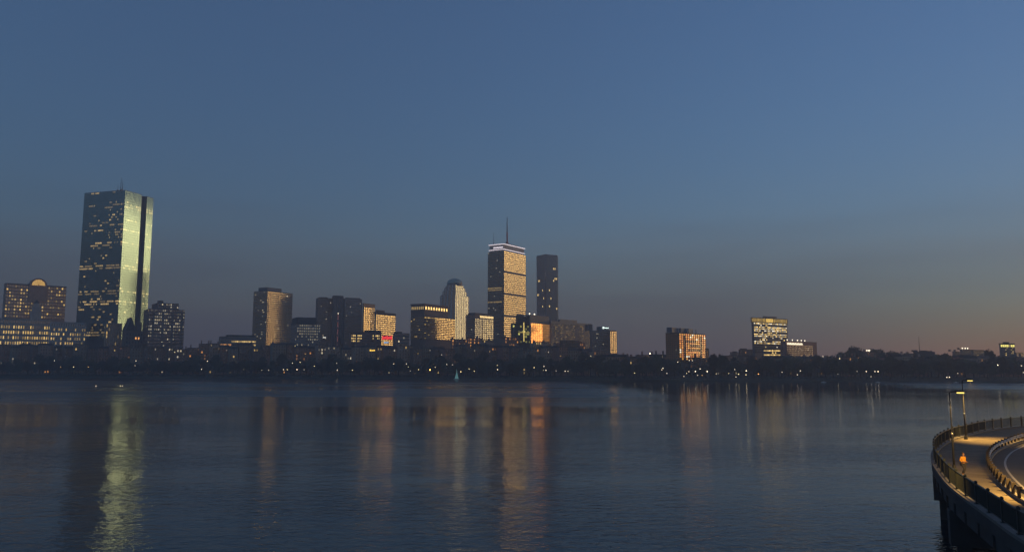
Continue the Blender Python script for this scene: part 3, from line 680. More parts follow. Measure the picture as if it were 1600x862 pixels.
# ---- right end
b = Bld('dark_slab', 'dark sloped-side slab with a thin mast on the right skyline', 'building', 1427, 1430, 1464, 549, 130, 74)
W, L = b.W, b.L; b.wall.prism([(0, 0), (W, 0), (W, L), (0, L)], 0, b.h, top=[(0, 0), (W*.9, 0), (W*.9, L), (0, L)]); b.roof(1, 4, 1, 6, b.h, b.h + 1.6); b.roof(W*.25, W*.6, 2, L-2, b.h, b.h + 1.2); b.roof(W*.66, W*.8, 2, L-2, b.h, b.h + .9)
b.right(b.zl(572), b.zl(560), 4, 10, band=.5, pier=.5, x1=W*.95, lit=litrnd(.04, ORG, .04, .1, 80)); m_ = MB(); x_ = b.xr(1442); m_.tube([(x_, 4, b.h), (x_, 4, b.zl(525))], [.35, .15], 6); b.part('mast', m_, M_STEEL); b.done(M_DARK)
b = Bld('yellow_top_tower', 'small tower with a bright yellow lit band under its roof at far right', 'building', 1561, 1563, 1585, 537, 140, 72)
b.body(); b.right(b.zl(570), b.h - 3.6, 10, 10, band=.45, pier=.3, lit=lambda v, u, f, k: sc(YEL, .1 + .35 * rnd.random()) if rnd.random() < (.4 if f > 4 and (3 <= k <= 4 or 7 <= k <= 8) else .05) else None)
b.right(b.h - 3.2, b.h - .8, 1, 7, band=.1, pier=.12, lit=lambda v, u, f, k: sc((1, .85, .2), .42) if k != 4 else sc(YEL, .1)); b.roof(-.3, b.W+.3, -.3, b.L+.3, b.h, b.h+.6); b.roof(b.W*.3, b.W*.6, 2, b.L-2, b.h + .6, b.h+2); b.done(M_GREY)
for (nm, l, c_, r_, t, o_, wm, p_, lab) in (
    ('apartment_block', 1473, 1475, 1489, 556, 90, M_DKBROWN, .06, 'small dark block with one orange glowing strip under its roof'),
    ('apartment_block', 1488, 1490, 1502, 549.5, 110, M_BROWN, .14, 'brown block between the orange strip block and the rooftop lamps'),
    ('apartment_block', 1500, 1503, 1521, 546.5, 105, M_BROWN, .07, 'brown apartment block with bright lamps along its roof edge'),
    ('apartment_block', 1517, 1520, 1537, 547, 85, M_TAN, .15, 'tan apartment block with vertical dark window strips at right end'),
    ('apartment_block', 1536, 1538, 1544, 550, 120, M_DKBROWN, .03, 'narrow dark block right of the tan apartment block'),
    ('apartment_block', 1586, 1588, 1612, 551, 130, M_GREY, .04, 'grey block cut by the right picture edge'),
    ('brick_building', 1548, 1550, 1562, 557, 120, M_DKBROWN, .05, 'low dark building left of the yellow-topped tower'),
    ('brick_building', 1566, 1568, 1586, 562, 80, M_RED, .12, 'red brick house below the yellow-topped tower'),
    ('brick_building', 1352, 1355, 1376, 550, 100, M_RED, .08, 'red brick building with lamps on its roof among dark trees'),
    ('brick_building', 1412, 1414, 1428, 552.5, 120, M_BROWN, .1, 'small brown house left of the slab with the mast'),
    ('brick_building', 704, 706, 730, 530, 112, M_RED, .22, 'large red brick house with orange-lit windows under the domed tower'),
    ('brick_building', 729, 731, 752, 528, 116, M_RED, .34, 'brick house row with glowing top windows left of the spired tower foot'),
    ('brick_building', 750, 752, 772, 531, 108, M_BROWN, .15, 'brown house with turreted corner below the dark office'),
    ('brick_building', 787, 789, 810, 527, 118, M_RED, .3, 'brick house with lit rows at the foot of the spired tower'),
    ('brick_building', 832, 834, 858, 534, 105, M_BROWN, .25, 'brick house with bright windows under the golden block'),
    ('brick_building', 868, 870, 877, 538, 100, M_RED, .5, 'narrow brick house with a column of orange windows'),
    ('dark_block', 875, 877, 905, 532, 98, M_DARK, .0, 'plain dark block in front of the long slab'),
    ('brick_building', 904, 906, 914, 536, 102, M_RED, .4, 'narrow brick house with two bright windows right of the plain dark block'),
    ('brick_building', 948, 950, 972, 555, 92, M_RED, .08, 'low red brick row house under the brown end block'),
    ('brick_building', 970, 973, 995, 557, 90, M_RED, .06, 'low brick row house with pale roof light, right of the skyline end'),
):
    b = Bld(nm, lab, 'building', l, c_, r_, t, o_, 54); b.body(); nbay = max(3, int(b.W / 2.6)); nfl = max(3, int((b.h - b.zl(576)) / 3.4))
    lt = litrnd(p_, ORG if wm is M_RED else YEL, .05, .36, int(l))
    if t == 556: lt = lambda v, u, f, k, n_=nfl: sc(ORG, .5) if f == n_ - 1 and u > .3 else None
    b.right(b.zl(576), b.h - .6, nfl, nbay, band=.45, pier=.5, lit=lt); b.roof(-.25, b.W + .25, -.25, b.L + .25, b.h, b.h + .5)
    if wm in (M_RED, M_BROWN):
        for q in (.15, .8):
            m_ = MB(); m_.box(b.W*q, b.W*q + 1.2, 4, 6, b.h + .5, b.h + 2.4); b.part('chimney', m_, wm)
    if l == 1500 or l == 1352:
        for q in ((.1, .35, .55) if l == 1500 else (.02, .14, .22)):
            m_ = MB(); x_ = b.W * q; m_.tube([(x_, .6, b.h+.5), (x_, .6, b.h+1.2)], .08, 5); m_.lathe([(.1, b.h + 1.2), (.6, b.h + 1.5), (.6, b.h + 2.1), (.1, b.h + 2.4)], 8, x_, .6); b.part('roof_lamp', m_, MATS['roof_lamp_light'])
    b.done(wm, glassm=GL_HOUSE)

# ---- row houses along the far bank
prof = [(-40, 541), (120, 541), (290, 542), (330, 535), (345, 541), (640, 543), (900, 545), (960, 556), (1040, 558), (1130, 559), (1290, 561), (1420, 560), (1640, 562)]
def plerp(px):
    for (a, y0), (c_, y1) in zip(prof, prof[1:]):
        if px <= c_: return y0 + (y1 - y0) * (px - a) / (c_ - a)
    return prof[-1][1]
px = -25.0; hr = random.Random(21); i = 0
MARKS = [(60, 'below the stone building with the cupola'), (125, 'below the low stone wing'), (225, 'below the mirrored tower'), (290, 'below the stepped dark apartment block'), (345, 'left of the low orange strips'), (400, 'below the low orange strips'), (458, 'below the ribbon-windowed tower'), (503, 'below the flat-topped stone building'), (567, 'below the dark twin slabs'), (640, 'below the red neon sign'), (712, 'below the crowned brown tower'), (765, 'below the dark office'), (828, 'below the spired tower'), (925, 'below the long slab'), (1040, 'left of the orange balcony block'), (1110, 'below the orange balcony block'), (1172, 'left of the flared crown tower'), (1280, 'below the flared crown tower'), (1428, 'left of the slab with the mast'), (1545, 'right of the slab with the mast'), (9999, 'by the yellow-topped tower')]
ORD = ['first', 'second', 'third', 'fourth', 'fifth', 'sixth', 'seventh', 'eighth', 'ninth', 'tenth', 'eleventh', 'twelfth']; seen = {}
HM = [M_RED, M_BROWN, M_DKBROWN, M_RED, mat('brownstone', (.17, .115, .085), var=.2), mat('buff_brick', (.30, .24, .17), var=.2)]
while px < 1625:
    wd = hr.uniform(11, 22); t = plerp(px) + hr.uniform(-3.5, 4)
    b = Bld('row_house', 'dark brick row house half hidden by trees on the far bank', 'house', px - 1.5, px, px + wd, t, hr.uniform(78, 92), 60 + hr.uniform(-3, 3), 'row houses along the far bank')
    mk_ = next(m for e_, m in MARKS if px < e_); seen[mk_] = seen.get(mk_, 0) + 1; b.root['label'] = '%s row house from the left, %s' % (ORD[seen[mk_] - 1], mk_)
    wm = hr.choice(HM); b.L = 13; b.body(); nfl = max(3, int(b.h / 3.7)); nbay = max(3, int(b.W / 2.7))
    b.right(1, b.h - .7, nfl, nbay, band=.42, pier=.52, lit=litrnd(hr.choice((.04, .09, .15)), hr.choice((YEL, ORG, WHT)), .03, .26, i + 100)); kind = hr.random()
    if kind < .5: b.rf.prism([(-.3, -.3), (b.W+.3, -.3), (b.W+.3, 13), (-.3, 13)], b.h, b.h + 2.6, top=[(.3, 1.4), (b.W-.3, 1.4), (b.W-.3, 12), (.3, 12)])
    else: b.roof(-.25, b.W+.25, -.35, 13, b.h, b.h + .6)
    for q in (hr.uniform(.02, .2), hr.uniform(.75, .92)):
        m_ = MB(); m_.box(b.W*q, b.W*q + 1.1, 4, 5.6, b.h + .3, b.h + hr.uniform(3.0, 4.4)); b.part('chimney', m_, wm)
    b.done(wm, glassm=GL_HOUSE); px += wd * hr.uniform(1.0, 1.12); i += 1

# ------------------------------------------------------------------ glowing signs
def panel_sign(name, label, cat, l, r_, t, bt, off, col, es, letters=False):
    D = shoreD((l + r_) / 2) + off; zt, zb_ = zat(t, D), zat(bt, D); x0, x1 = xat(l, D, zt), xat(r_, D, zt)
    e = empty(name, (x0, D, zb_)); tag(e, label, cat); m_ = MB()
    m_.box(0, x1 - x0, .3, .6, 0, zt - zb_); m_.box((x1 - x0) * .1, (x1 - x0) * .1 + .3, .6, 6, .2, .6); m_.box((x1 - x0) * .85, (x1 - x0) * .85 + .3, .6, 6, .2, .6); m_.build('backing', M_DARK, e)
    m_ = MB(); hh = zt - zb_; n = max(2, int((x1 - x0) / 1.6))
    for k in range(n):
        u0 = (x1 - x0) * (k + .06) / n; u1 = (x1 - x0) * (k + .94) / n; m_.box(u0, u1, 0, .25, hh * (.08 + .12 * ((k * 7) % 3) / 2), hh * (.94 - .18 * ((k * 5) % 3) / 2))
    m_.build('lit_face', mat(name + '_light' + str(l), col, emit=col, es=es), e)
panel_sign('neon_sign', 'glowing red neon sign low on the beige banded block', 'sign', 597, 613, 524, 531, 98, (1, .05, .05), .33)
panel_sign('lit_sign', 'small pale blue lit panel just below the red neon sign', 'sign', 600, 607, 533.5, 536, 96, (.6, .75, 1), .30)
panel_sign('lit_sign', 'yellow glowing sign low among roofs below the brick building', 'sign', 577.5, 586, 545.6, 548.6, 74, (1, .6, .08), .50)
panel_sign('lit_sign', 'small white lit panel below the dark twin slabs', 'sign', 504.5, 509.5, 526, 528, 104, (1, .95, .8), .35)

# ------------------------------------------------------------------ trees
M_LEAF = [mat('foliage_a', (.075, .078, .045), .9, var=.4, vscale=.4), mat('foliage_b', (.085, .10, .05), .9, var=.4, vscale=.4), mat('foliage_c', (.065, .062, .042), .9, var=.4, vscale=.4)]
M_BARK = mat('bark', (.05, .04, .032), .9, var=.3, vscale=2)
def make_tree(seed, hgt, rad, leafm, ncl):
    r = random.Random(seed); tr = MB(); cr = MB()
    tr.tube([(0, 0, 0), (r.uniform(-.2, .2), 0, hgt*.25), (r.uniform(-.4, .4), r.uniform(-.4, .4), hgt*.6), (0, 0, hgt*.85)], [.42, .32, .18, .05], 7)
    lobes = []
    for k in range(r.randint(7, 10)):
        a = r.uniform(0, 6.28); z = hgt * r.uniform(.36, .86); q = rad * r.uniform(.3, .72) * (1.15 - .75 * abs(z / hgt - .5)); p = Vector((math.cos(a) * q, math.sin(a) * q, z))
        lobes.append((p, rad * r.uniform(.32, .52))); s0 = Vector((0, 0, hgt * r.uniform(.2, .45)))
        tr.tube([s0, s0.lerp(p, .5) + Vector((0, 0, .6)), p], [.16, .10, .04], 5, cap=False)
    lobes.append((Vector((0, 0, hgt * .86)), rad * .4))
    for k in range(ncl):
        p, q = r.choice(lobes); d = Vector((r.gauss(0, 1), r.gauss(0, 1), r.gauss(0, .85))).normalized() * q * (r.random() ** .45) * 1.08; c = p + d
        for _ in range(3):
            o = c + Vector((r.gauss(0, .3), r.gauss(0, .3), r.gauss(0, .3))); u = Vector((r.gauss(0, 1), r.gauss(0, 1), r.gauss(0, .7))).normalized(); v = u.orthogonal().normalized(); s_ = r.uniform(.3, .62)
            cr.quad(o - u*s_ - v*s_*.6, o + u*s_ - v*s_*.6, o + u*s_*.7 + v*s_*.7, o - u*s_*.8 + v*s_*.6)
    return tr.mesh('trunk', M_BARK), cr.mesh('crown', leafm)
TV = [make_tree(300 + k, hh, rr, M_LEAF[k % 3], n) for k, (hh, rr, n) in enumerate(((16, 6.0, 620), (18, 6.4, 680), (14, 5.6, 560), (20, 6.6, 740), (15, 7.0, 700), (17, 5.2, 560), (12, 5.0, 460)))]
LAB = {0: 'dark leafy tree in the front row on the far riverbank', 1: 'dark tree standing behind the front row on the far bank', 2: 'tall dark tree rising behind houses on the right bank', 3: 'rounded pale-green willow-like tree low on the far bank'}
GRP = {0: 'front row of riverbank trees', 1: 'second row of riverbank trees', 2: 'tall trees behind right bank houses', 3: 'low rounded trees on the bank'}
def tree(px, off, s, kind, hr):
    D = shoreD(px) + off; x = xat(px, D, 8); e = empty('tree', (x, D, groundz(off) - .15), hr.uniform(0, 6.28)); e.scale = (s * hr.uniform(.9, 1.2), s * hr.uniform(.9, 1.2), s)
    a, c = TV[hr.randrange(7)] if kind != 3 else TV[hr.choice((4, 6, 1))]
    for nm, me in (('trunk', a), ('crown', c)):
        o = bpy.data.objects.new(nm, me); C.objects.link(o); o.parent = e
    tag(e, LAB[kind], 'tree', GRP[kind])
tr_ = random.Random(33); px = -35
while px < 1640:
    tree(px, tr_.uniform(20, 42), tr_.uniform(.75, 1.12) if not 1060 < px < 1110 else tr_.uniform(.45, .6), 0, tr_); px += tr_.uniform(8, 15)
px = -35
while px < 1640:
    tree(px, tr_.uniform(50, 72), tr_.uniform(.9, 1.3) if not 1060 < px < 1110 else .6, 1, tr_); px += tr_.uniform(11, 19)
for px in (962, 975, 990, 1004, 1290, 1302, 1316, 1330):
    tree(px, tr_.uniform(12, 16), tr_.uniform(.8, 1.0), 3, tr_)
for px, s in ((1283, 1.25), (1292, 1.2), (1299, 1.45), (1306, 1.5), (1313, 1.35), (1322, 1.2), (1332, 1.35), (1338, 1.5), (1345, 1.55), (1366, 1.5), (1373, 1.35), (1382, 1.3), (1390, 1.4), (1398, 1.25), (1407, 1.15), (1470, 1.15), (1545, 1.3), (1590, 1.2), (1002, 1.2), (1014, 1.25), (1024, 1.3), (1032, 1.3), (980, 1.3), (1112, 1.2), (1122, 1.3), (1134, 1.25)):
    tree(px, tr_.uniform(110, 135), s, 2, tr_)
# hedge-like undergrowth along the bank
def undergrowth():
    r = random.Random(5); mb = MB()
    for k in range(9000):
        x = r.uniform(-720, 620); off = r.uniform(2.5, 20); c = Vector((x, shoreY(x) + off, groundz(off) + r.uniform(0, 1.9) * (.4 + .6 * (noise.noise((x * .06, 0, 0)) + .5))))
        u = Vector((r.gauss(0, 1), r.gauss(0, 1), r.gauss(0, .7))).normalized(); v = u.orthogonal().normalized(); s_ = r.uniform(.3, .7)
        mb.quad(c - u*s_ - v*s_, c + u*s_ - v*s_*.7, c + u*s_*.7 + v*s_, c - u*s_*.8 + v*s_*.6)
    o = mb.build('undergrowth', M_LEAF[2]); o['kind'] = 'stuff'; o['label'] = 'dark undergrowth along the far waterline'; o['category'] = 'undergrowth'
undergrowth()

# ------------------------------------------------------------------ lamps on the far bank
LW = (1, .80, .54); LY = (1, .78, .36); LO = (1, .48, .12)
lamps = [(2,567,LW,.6),(85,563,LW,.8),(94.5,573,LO,.6),(115,573,LY,1),(57,583,LW,.4),(138,573,LO,1),(212.5,563.5,LW,1),(211,571,LW,.6),(273,550,LY,1),(253,534,LY,.8),(315,576.5,LW,1.1),(218,581,LW,.3),(241,581,LW,.3),(291.5,580,LW,.35),(297,580,LW,.3),
(324,564,LW,1.1),(354,547,LW,.5),(381,576.5,LW,.5),(409,578,LW,.9),(420,578,LW,.7),(443,577,LW,1),(449,577,LY,1),(457,567,LW,1),(469,565.5,LY,1),(464,577,LW,1.5),(475,577,LW,.5),(477,552.5,LO,.8),(461,540,LY,.7),
(491,571.5,LY,1),(526,567,LW,.7),(527,578,LW,1.1),(550.5,578,LY,1),(497,578,LW,.4),(515,578,LW,.4),(615,568,LW,.8),(635,568,LW,.8),(638,573,LY,.6),(641,579,LW,.5),(654,577,LY,.9),(508,546,LW,.7),(519.5,546,LO,.7),(630,542.5,LY,.5),(646,552,LW,.4),
(672,577.5,LO,3.2),(680,573.5,LY,.7),(698,569,LW,.7),(707,569.5,LW,.5),(720,580.5,LY,1.2),(733,576,LY,.9),(741,579.5,LY,.9),(690,554,LW,.6),(672,547,LW,.5),(757,552,LY,1),(761,552,LY,1.1),(765,549,LO,.7),
(777.5,577,LW,1.2),(777,570.5,LY,.7),(834.5,574,LY,1),(827,574,LW,.4),(850,572,LW,.9),(853,578,LW,1.2),(849,578,LY,.5),(863,579,LW,.4),(869,579,LW,.5),(883,579.5,LW,.9),(887.5,579.5,LW,.8),(923,556,LY,.9),(929,559,LO,1.2),(917,555.5,LW,.6),(956,571,LW,1),(876,556,LO,1),(857,550,LW,.7),
(1015.7,552,LW,2.4),(991.5,582.4,LY,.9),(1035.7,575,LW,1),(1034,577.5,LW,.8),(1042,583,LW,.7),(1068.6,587.5,LW,.8),(1086.6,580,LW,1.6),(1094,576,LW,1),(1105,580,LW,1.6),(1076.5,580,LW,.8),(1073,583,LY,.7),(1090,586,LW,.6),(1097,586,LO,.6),(1059,565.4,LW,.8),(1077,562.5,LW,.9),(1082,563,LW,.8),(1050,564,LW,.4),
(1138.7,583,LY,.7),(1154,584,LY,1),(1150,588.6,LW,.7),(1166,579,LW,1.7),(1165.6,585,LY,1),(1185,584,LO,1.3),(1148,577,LW,.7),(1200.5,578,LW,.4),(1222,581,LW,.7),(1250.6,579,LW,.9),(1246,585,LW,.8),(1286,556.6,LW,.9),(1237,560,LW,.6),
(1312,560,LY,1.2),(1339,580,LW,.6),(1353.5,580,LW,1.1),(1367,580,LW,1),(1372,580,LW,1.4),(1361,588,LW,.6),(1432.5,587,LW,.4),(1479.4,589,LW,1),(1483.3,589,LW,1.1),(1496.4,583,LW,.5),(1559,570,LW,1.3),(1596,571,LW,.8),(1599,581.6,LW,.6)]
LM = {}
def lamp_mat(c, k):
    key = (c, round(k, 1))
    if key not in LM: LM[key] = mat('lamp_%d' % len(LM), (.8, .8, .8), emit=c, es=max(.2, .75 * k))
    return LM[key]
for (lx, ly, c, k) in lamps:
    if k < .45: continue
    hi_ = ly < 561
    off = 70 if hi_ else (5 if ly >= 584 else 13)
    if hi_: off = 74 + (565 - ly) * .6
    D = shoreD(lx) + off; z = zat(ly, D, lx); gz = groundz(off); x = xat(lx, D, z); rb = .26 + .13 * min(k, 2.5)
    e = empty('floodlight_mast' if hi_ else 'street_lamp', (x, D, gz - .2)); hh = z - gz + .2
    m_ = MB(); m_.tube([(0, 0, 0), (0, 0, hh - rb)], [.14, .07], 6); m_.build('pole', M_STEEL, e)
    m_ = MB(); m_.lathe([(rb * math.cos(a), hh + rb * math.sin(a)) for a in [R(d) for d in (-85, -50, -15, 15, 50, 85)]], 8); m_.build('globe', lamp_mat(c, k), e, smooth=True)
    m_ = MB(); m_.lathe([(.1, hh - rb - .25), (rb * .6, hh - rb * .9)], 8); m_.build('collar', M_STEEL, e)
    cn = {LW: 'white', LY: 'warm yellow', LO: 'orange'}[c]
    if k > 3: tag(e, 'brightest orange street lamp near the middle of the far bank', 'street lamp')
    elif k > 2.3: tag(e, 'large white light above the rooftops left of the orange balcony block', 'light mast')
    elif hi_: tag(e, 'small %s light on a tall mast among the far rooftops' % cn, 'light mast', '%s lights among the far rooftops' % cn)
    else: tag(e, 'small %s street lamp shining along the far riverbank' % cn, 'street lamp', '%s lamps along the far bank' % cn)

# ------------------------------------------------------------------ lit fountain, boats
D = shoreD(713.5) + 1.5; x = xat(713.5, D, 3); e = empty('fountain', (x, D, .6)); tag(e, 'pale teal glowing fountain plume at the far waterline', 'fountain')
m_ = MB(); m_.lathe([(3.0, -1.2), (3.2, .5), (2.8, .6), (2.7, .4)], 16); m_.build('basin', M_STONE, e)
for k, (dx, hh) in enumerate(((0, 10), (-1.2, 5), (1.2, 5.5), (-.6, 6.5), (.7, 6.8))):
    m_ = MB(); m_.tube([(dx, 0, .4), (dx * .9, 0, hh * .4), (dx * .6, 0, hh * .75), (dx * .5, 0, hh)], [.75, .5, .28, .05], 8); m_.build('jet', mat('lit_spray', (.5, .7, .65), .6, emit=(.35, .8, .7), es=.055), e, smooth=True)
M_HULL = mat('boat_white', (.6, .6, .58), .4)
def hull(mb, ln, wd, ht):
    n = 12; rows = []
    for k in range(n + 1):
        t_ = k / n; x = (t_ - .5) * ln; q = wd * .5 * (math.sin(math.pi * min(1, max(0.02, t_))) ** .55); i = len(mb.v); rows.append(i)
        mb.v += [(x, -q, ht), (x, -q * .75, ht * .2), (x, 0, -.15), (x, q * .75, ht * .2), (x, q, ht)]
    for a, c in zip(rows, rows[1:]):
        for j in range(4): mb.f.append((a+j, c+j, c+j+1, a+j+1)); mb.c.append((0, 0, 0))
        mb.f.append((a+4, c+4, c, a)); mb.c.append((0, 0, 0))
pR = G(171.5, 605, 0); ex = (G(193, 604.6, 0) - G(150, 605.4, 0)); LEN = 17.5
e = empty('rowing_boat', pR, math.atan2(ex.y, ex.x) * .2); tag(e, 'long low rowing boat with a light at each end on the calm river', 'boat')
m_ = MB(); hull(m_, LEN, .65, .35); m_.build('hull', mat('boat_dark', (.06, .05, .05), .4), e, smooth=True)
for k in range(8):
    m_ = MB(); xx = -5.6 + k * 1.4; s_ = 1 if k % 2 else -1; m_.tube([(xx, 0, .75), (xx - .5, s_ * 1.2, .55), (xx - 1.3, s_ * 3.4, .12)], [.03, .035, .03], 5); m_.box(xx - 1.6, xx - 1.2, s_ * 3.4 - .1, s_ * 3.4 + .1, .03, .2); m_.build('oar', M_PALE, e)
for xx, c_ in ((-LEN/2 + .4, LW), (LEN/2 - 1.2, LW), (LEN/2 - 2.4, LY)):
    m_ = MB(); m_.tube([(xx, 0, .3), (xx, 0, .8)], .04, 5); m_.lathe([(.05, .75), (.22, .95), (.22, 1.15), (.05, 1.3)], 8, xx, 0); m_.build('boat_light', lamp_mat(c_, .55), e)

def skin_mesh(name, verts, edges, rads, root=0, sub=2):
    me = bpy.data.meshes.new(name); me.from_pydata(verts, edges, []); o = bpy.data.objects.new(name + '_tmp', me); C.objects.link(o)
    md = o.modifiers.new('Skin', 'SKIN'); md.use_smooth_shade = True
    for k, r in enumerate(rads):
        sv = me.skin_vertices[0].data[k]; sv.radius = r if hasattr(r, '__len__') else (r, r); sv.use_root = (k == root)
    s_ = o.modifiers.new('Sub', 'SUBSURF'); s_.levels = sub; s_.render_levels = sub
    dg = bpy.context.evaluated_depsgraph_get(); out = bpy.data.meshes.new_from_object(o.evaluated_get(dg)); out.name = name
    bpy.data.objects.remove(o); out.shade_smooth(); return out
rv = [(0, 0, .1), (-.05, 0, .35), (-.15, 0, .58), (-.17, 0, .70), (-.17, 0, .86), (-.1, .2, .53), (.15, .28, .38), (.4, .2, .4), (-.1, -.2, .53), (.15, -.28, .38), (.4, -.2, .4), (.35, .1, .32), (.7, .1, .1), (.35, -.1, .32), (.7, -.1, .1)]
re = [(0, 1), (1, 2), (2, 3), (3, 4), (2, 5), (5, 6), (6, 7), (2, 8), (8, 9), (9, 10), (0, 11), (11, 12), (0, 13), (13, 14)]
rower = skin_mesh('rower_body', rv, re, [.15, .15, .17, .06, .11, .07, .05, .04, .07, .05, .04, .08, .06, .08, .06], sub=1); rower.materials.append(mat('rower_cloth', (.03, .03, .035), .9))
for k in range(8):
    o = bpy.data.objects.new('person', rower); C.objects.link(o); a = e.rotation_euler.z; xx = -5.6 + k * 1.4
    o.location = (pR.x + xx * math.cos(a), pR.y + xx * math.sin(a), .22); o.rotation_euler = (0, 0, a); tag(o, 'rower in dark clothing seated in the long rowing boat', 'person', 'rowers in the boat')
for k, (bx, by, lab) in enumerate(((1287, 597.0, 'small white moored boat, left of the pair, at the right far shore'), (1372, 597.2, 'small white moored boat, between two others, at the right far shore'), (1494, 597.8, 'small white moored boat nearest the lamp posts at the far shore'))):
    p = G(bx, by, 0); e = empty('moored_boat', p, .05 * k); tag(e, lab, 'boat'); m_ = MB(); hull(m_, 4.2, 1.2, .45); m_.build('hull', mat('boat_bright', (.8, .8, .78), .35), e, smooth=True)
    m_ = MB(); m_.prism([(-.5, -.4), (.5, -.4), (.5, .4), (-.5, .4)], .46, .8, top=[(-.4, -.3), (.4, -.3), (.4, .3), (-.4, .3)]); m_.build('cabin', MATS['boat_bright'], e)

# ------------------------------------------------------------------ the curved roadway bridge at the right
ZD = 5.87
outer = [(71.3,108.5),(66,104.9),(60.3,100.05),(55.7,95.0),(51.6,90.85),(48.4,86.7),(44.9,81.85),(41.2,76.1),(38.03,70.3),(36.04,66.34),(32.6,58.8),(30.7,54.3),(28.5,48.2),(26.45,42.35),(25.4,39.4)]
outer = [(92.0,119.5),(81.5,114.2)] + outer + [(23.6,33.0),(22.2,26.5),(21.2,20.0)]
inner = [(96,113.5),(84,107.8),(73,101),(64.5,94.5),(58.24,88.83),(54.59,85.05),(51.46,81.52),(49.02,78.71),(46.39,75.32),(43.86,71.79),(41.75,68.57),(39.3,64.41),(37.23,60.51),(35.39,56.85),(34.07,54.01),(32.83,51.17),(32.09,49.35),(30.2,43.5),(28.6,37),(27.3,30),(26.2,20)]
def crom(pts, step):
    P_ = [Vector((p[0], p[1])) for p in pts]; out = []
    for i in range(len(P_) - 1):
        p0, p1, p2, p3 = P_[max(i-1, 0)], P_[i], P_[i+1], P_[min(i+2, len(P_)-1)]
        for k in range(12):
            t_ = k / 12; out.append(.5 * ((2*p1) + (p2-p0)*t_ + (2*p0-5*p1+4*p2-p3)*t_*t_ + (3*p1-p0-3*p2+p3)*t_**3))
    out.append(P_[-1])
    for _ in range(30):
        out = [out[0]] + [(out[k-1] + out[k] * 2 + out[k+1]) / 4 for k in range(1, len(out)-1)] + [out[-1]]
    res = [out[0]]; acc = 0
    for a, c in zip(out, out[1:]):
        d = (c - a).length; 
        while acc + d >= step:
            a = a.lerp(c, (step - acc) / d); res.append(a); d = (c - a).length; acc = 0
        acc += d
    return res
OC = crom(outer, .6); IC = crom(inner, .6)
def norms(pl):
    out = []
    for k in range(len(pl)):
        d = (pl[min(k+1, len(pl)-1)] - pl[max(k-1, 0)]).normalized(); out.append(Vector((d.y, -d.x)))
    return out
ON = norms(OC); IN = norms(IC)            # these point to the water side of the outer edge
def ribbon(mb, pl, nr, o0, z0_, o1, z1_):
    i = len(mb.v)
    for p, n in zip(pl, nr): a = p + n * o0; c = p + n * o1; mb.v += [(a.x, a.y, z0_), (c.x, c.y, z1_)]
    for k in range(len(pl) - 1): mb.f.append((i+2*k, i+2*k+1, i+2*k+3, i+2*k+2)); mb.c.append((0, 0, 0))
def sweep(mb, pl, nr, prof):
    i = len(mb.v); n = len(prof)
    for p, nn_ in zip(pl, nr):
        for (o_, z_) in prof: a = p + nn_ * o_; mb.v.append((a.x, a.y, z_))
    for k in range(len(pl) - 1):
        for j in range(n):
            j2 = (j + 1) % n; mb.f.append((i+k*n+j, i+k*n+j2, i+(k+1)*n+j2, i+(k+1)*n+j)); mb.c.append((0, 0, 0))
    mb.f.append(tuple(i+j for j in range(n))); mb.c.append((0, 0, 0)); mb.f.append(tuple(i+(len(pl)-1)*n+n-1-j for j in range(n))); mb.c.append((0, 0, 0))
sgn = 1 if (OC[len(OC)//2] + ON[len(OC)//2]).x < OC[len(OC)//2].x else -1
ON = [n * sgn for n in ON]; IN = [n * sgn for n in IN]     # + is towards the water
M_BCONC = mat('bridge_concrete', (.065, .062, .058), .85, var=.25, vscale=.5, bump=.01)
M_PATH = mat('path_asphalt', (.125, .105, .075), .9, var=.3, vscale=.7, bump=.004, bscale=30)
M_ROAD = mat('road_asphalt', (.05, .05, .05), .85, var=.15, vscale=.8, bump=.004, bscale=30)
M_RAIL = mat('rail_green_paint', (.018, .026, .024), .55)
M_GALV = mat('galvanised_steel', (.30, .30, .29), .45, .8)
br = empty('bridge', (40, 74, 0)); br.location = (0, 0, 0); tag(br, 'dark curved concrete bridge on piers carrying the path and road', 'bridge')
m_ = MB(); sweep(m_, OC, ON, [(.38, ZD - .02), (.38, ZD - .75), (-24, ZD - .75), (-24, ZD - .02)]); m_.build('deck_slab', M_BCONC, br)
m_ = MB(); sweep(m_, OC, ON, [(.2, ZD - .75), (.2, ZD - 1.65), (-.5, ZD - 1.65), (-.5, ZD - .75)]); m_.build('edge_girder', M_BCONC, br)
m_ = MB(); sweep(m_, OC, ON, [(.42, ZD - .02), (.42, ZD + .16), (-.12, ZD + .16), (-.12, ZD - .02)]); m_.build('kerb', mat('kerb_concrete', (.17, .165, .15), .8, var=.15, vscale=2), br)
def nearest(pl, x, y): return min(range(len(pl)), key=lambda k: (pl[k].x - x)**2 + (pl[k].y - y)**2)
k0 = nearest(OC, 40.6, 75.0)
for kk in (k0, k0 + 34, k0 - 34, k0 + 66, k0 - 66):
    if 2 < kk < len(OC) - 2:
        p, n = OC[kk], ON[kk]; d = Vector((-n.y, n.x)); un = Vector((n.x, n.y, 0)); ud = Vector((d.x, d.y, 0)); up = Vector((0, 0, 1))
        m_ = MB(); m_.obox(Vector((p.x, p.y, 1.76)) + un * .38 - ud * .6, -un, ud, up, 7, 1.25, ZD - 1.655 - 1.76); m_.build('pier_cap', M_BCONC, br)
        m_ = MB(); m_.obox(Vector((p.x, p.y, -2)) - un * .05 - ud * .42, -un, ud, up, .86, .86, 3.755); m_.build('pier', M_BCONC, br)
        m_ = MB(); m_.obox(Vector((p.x, p.y, -2)) - un * 5 - ud * .42, -un, ud, up, .86, .86, 3.755); m_.build('pier', M_BCONC, br)
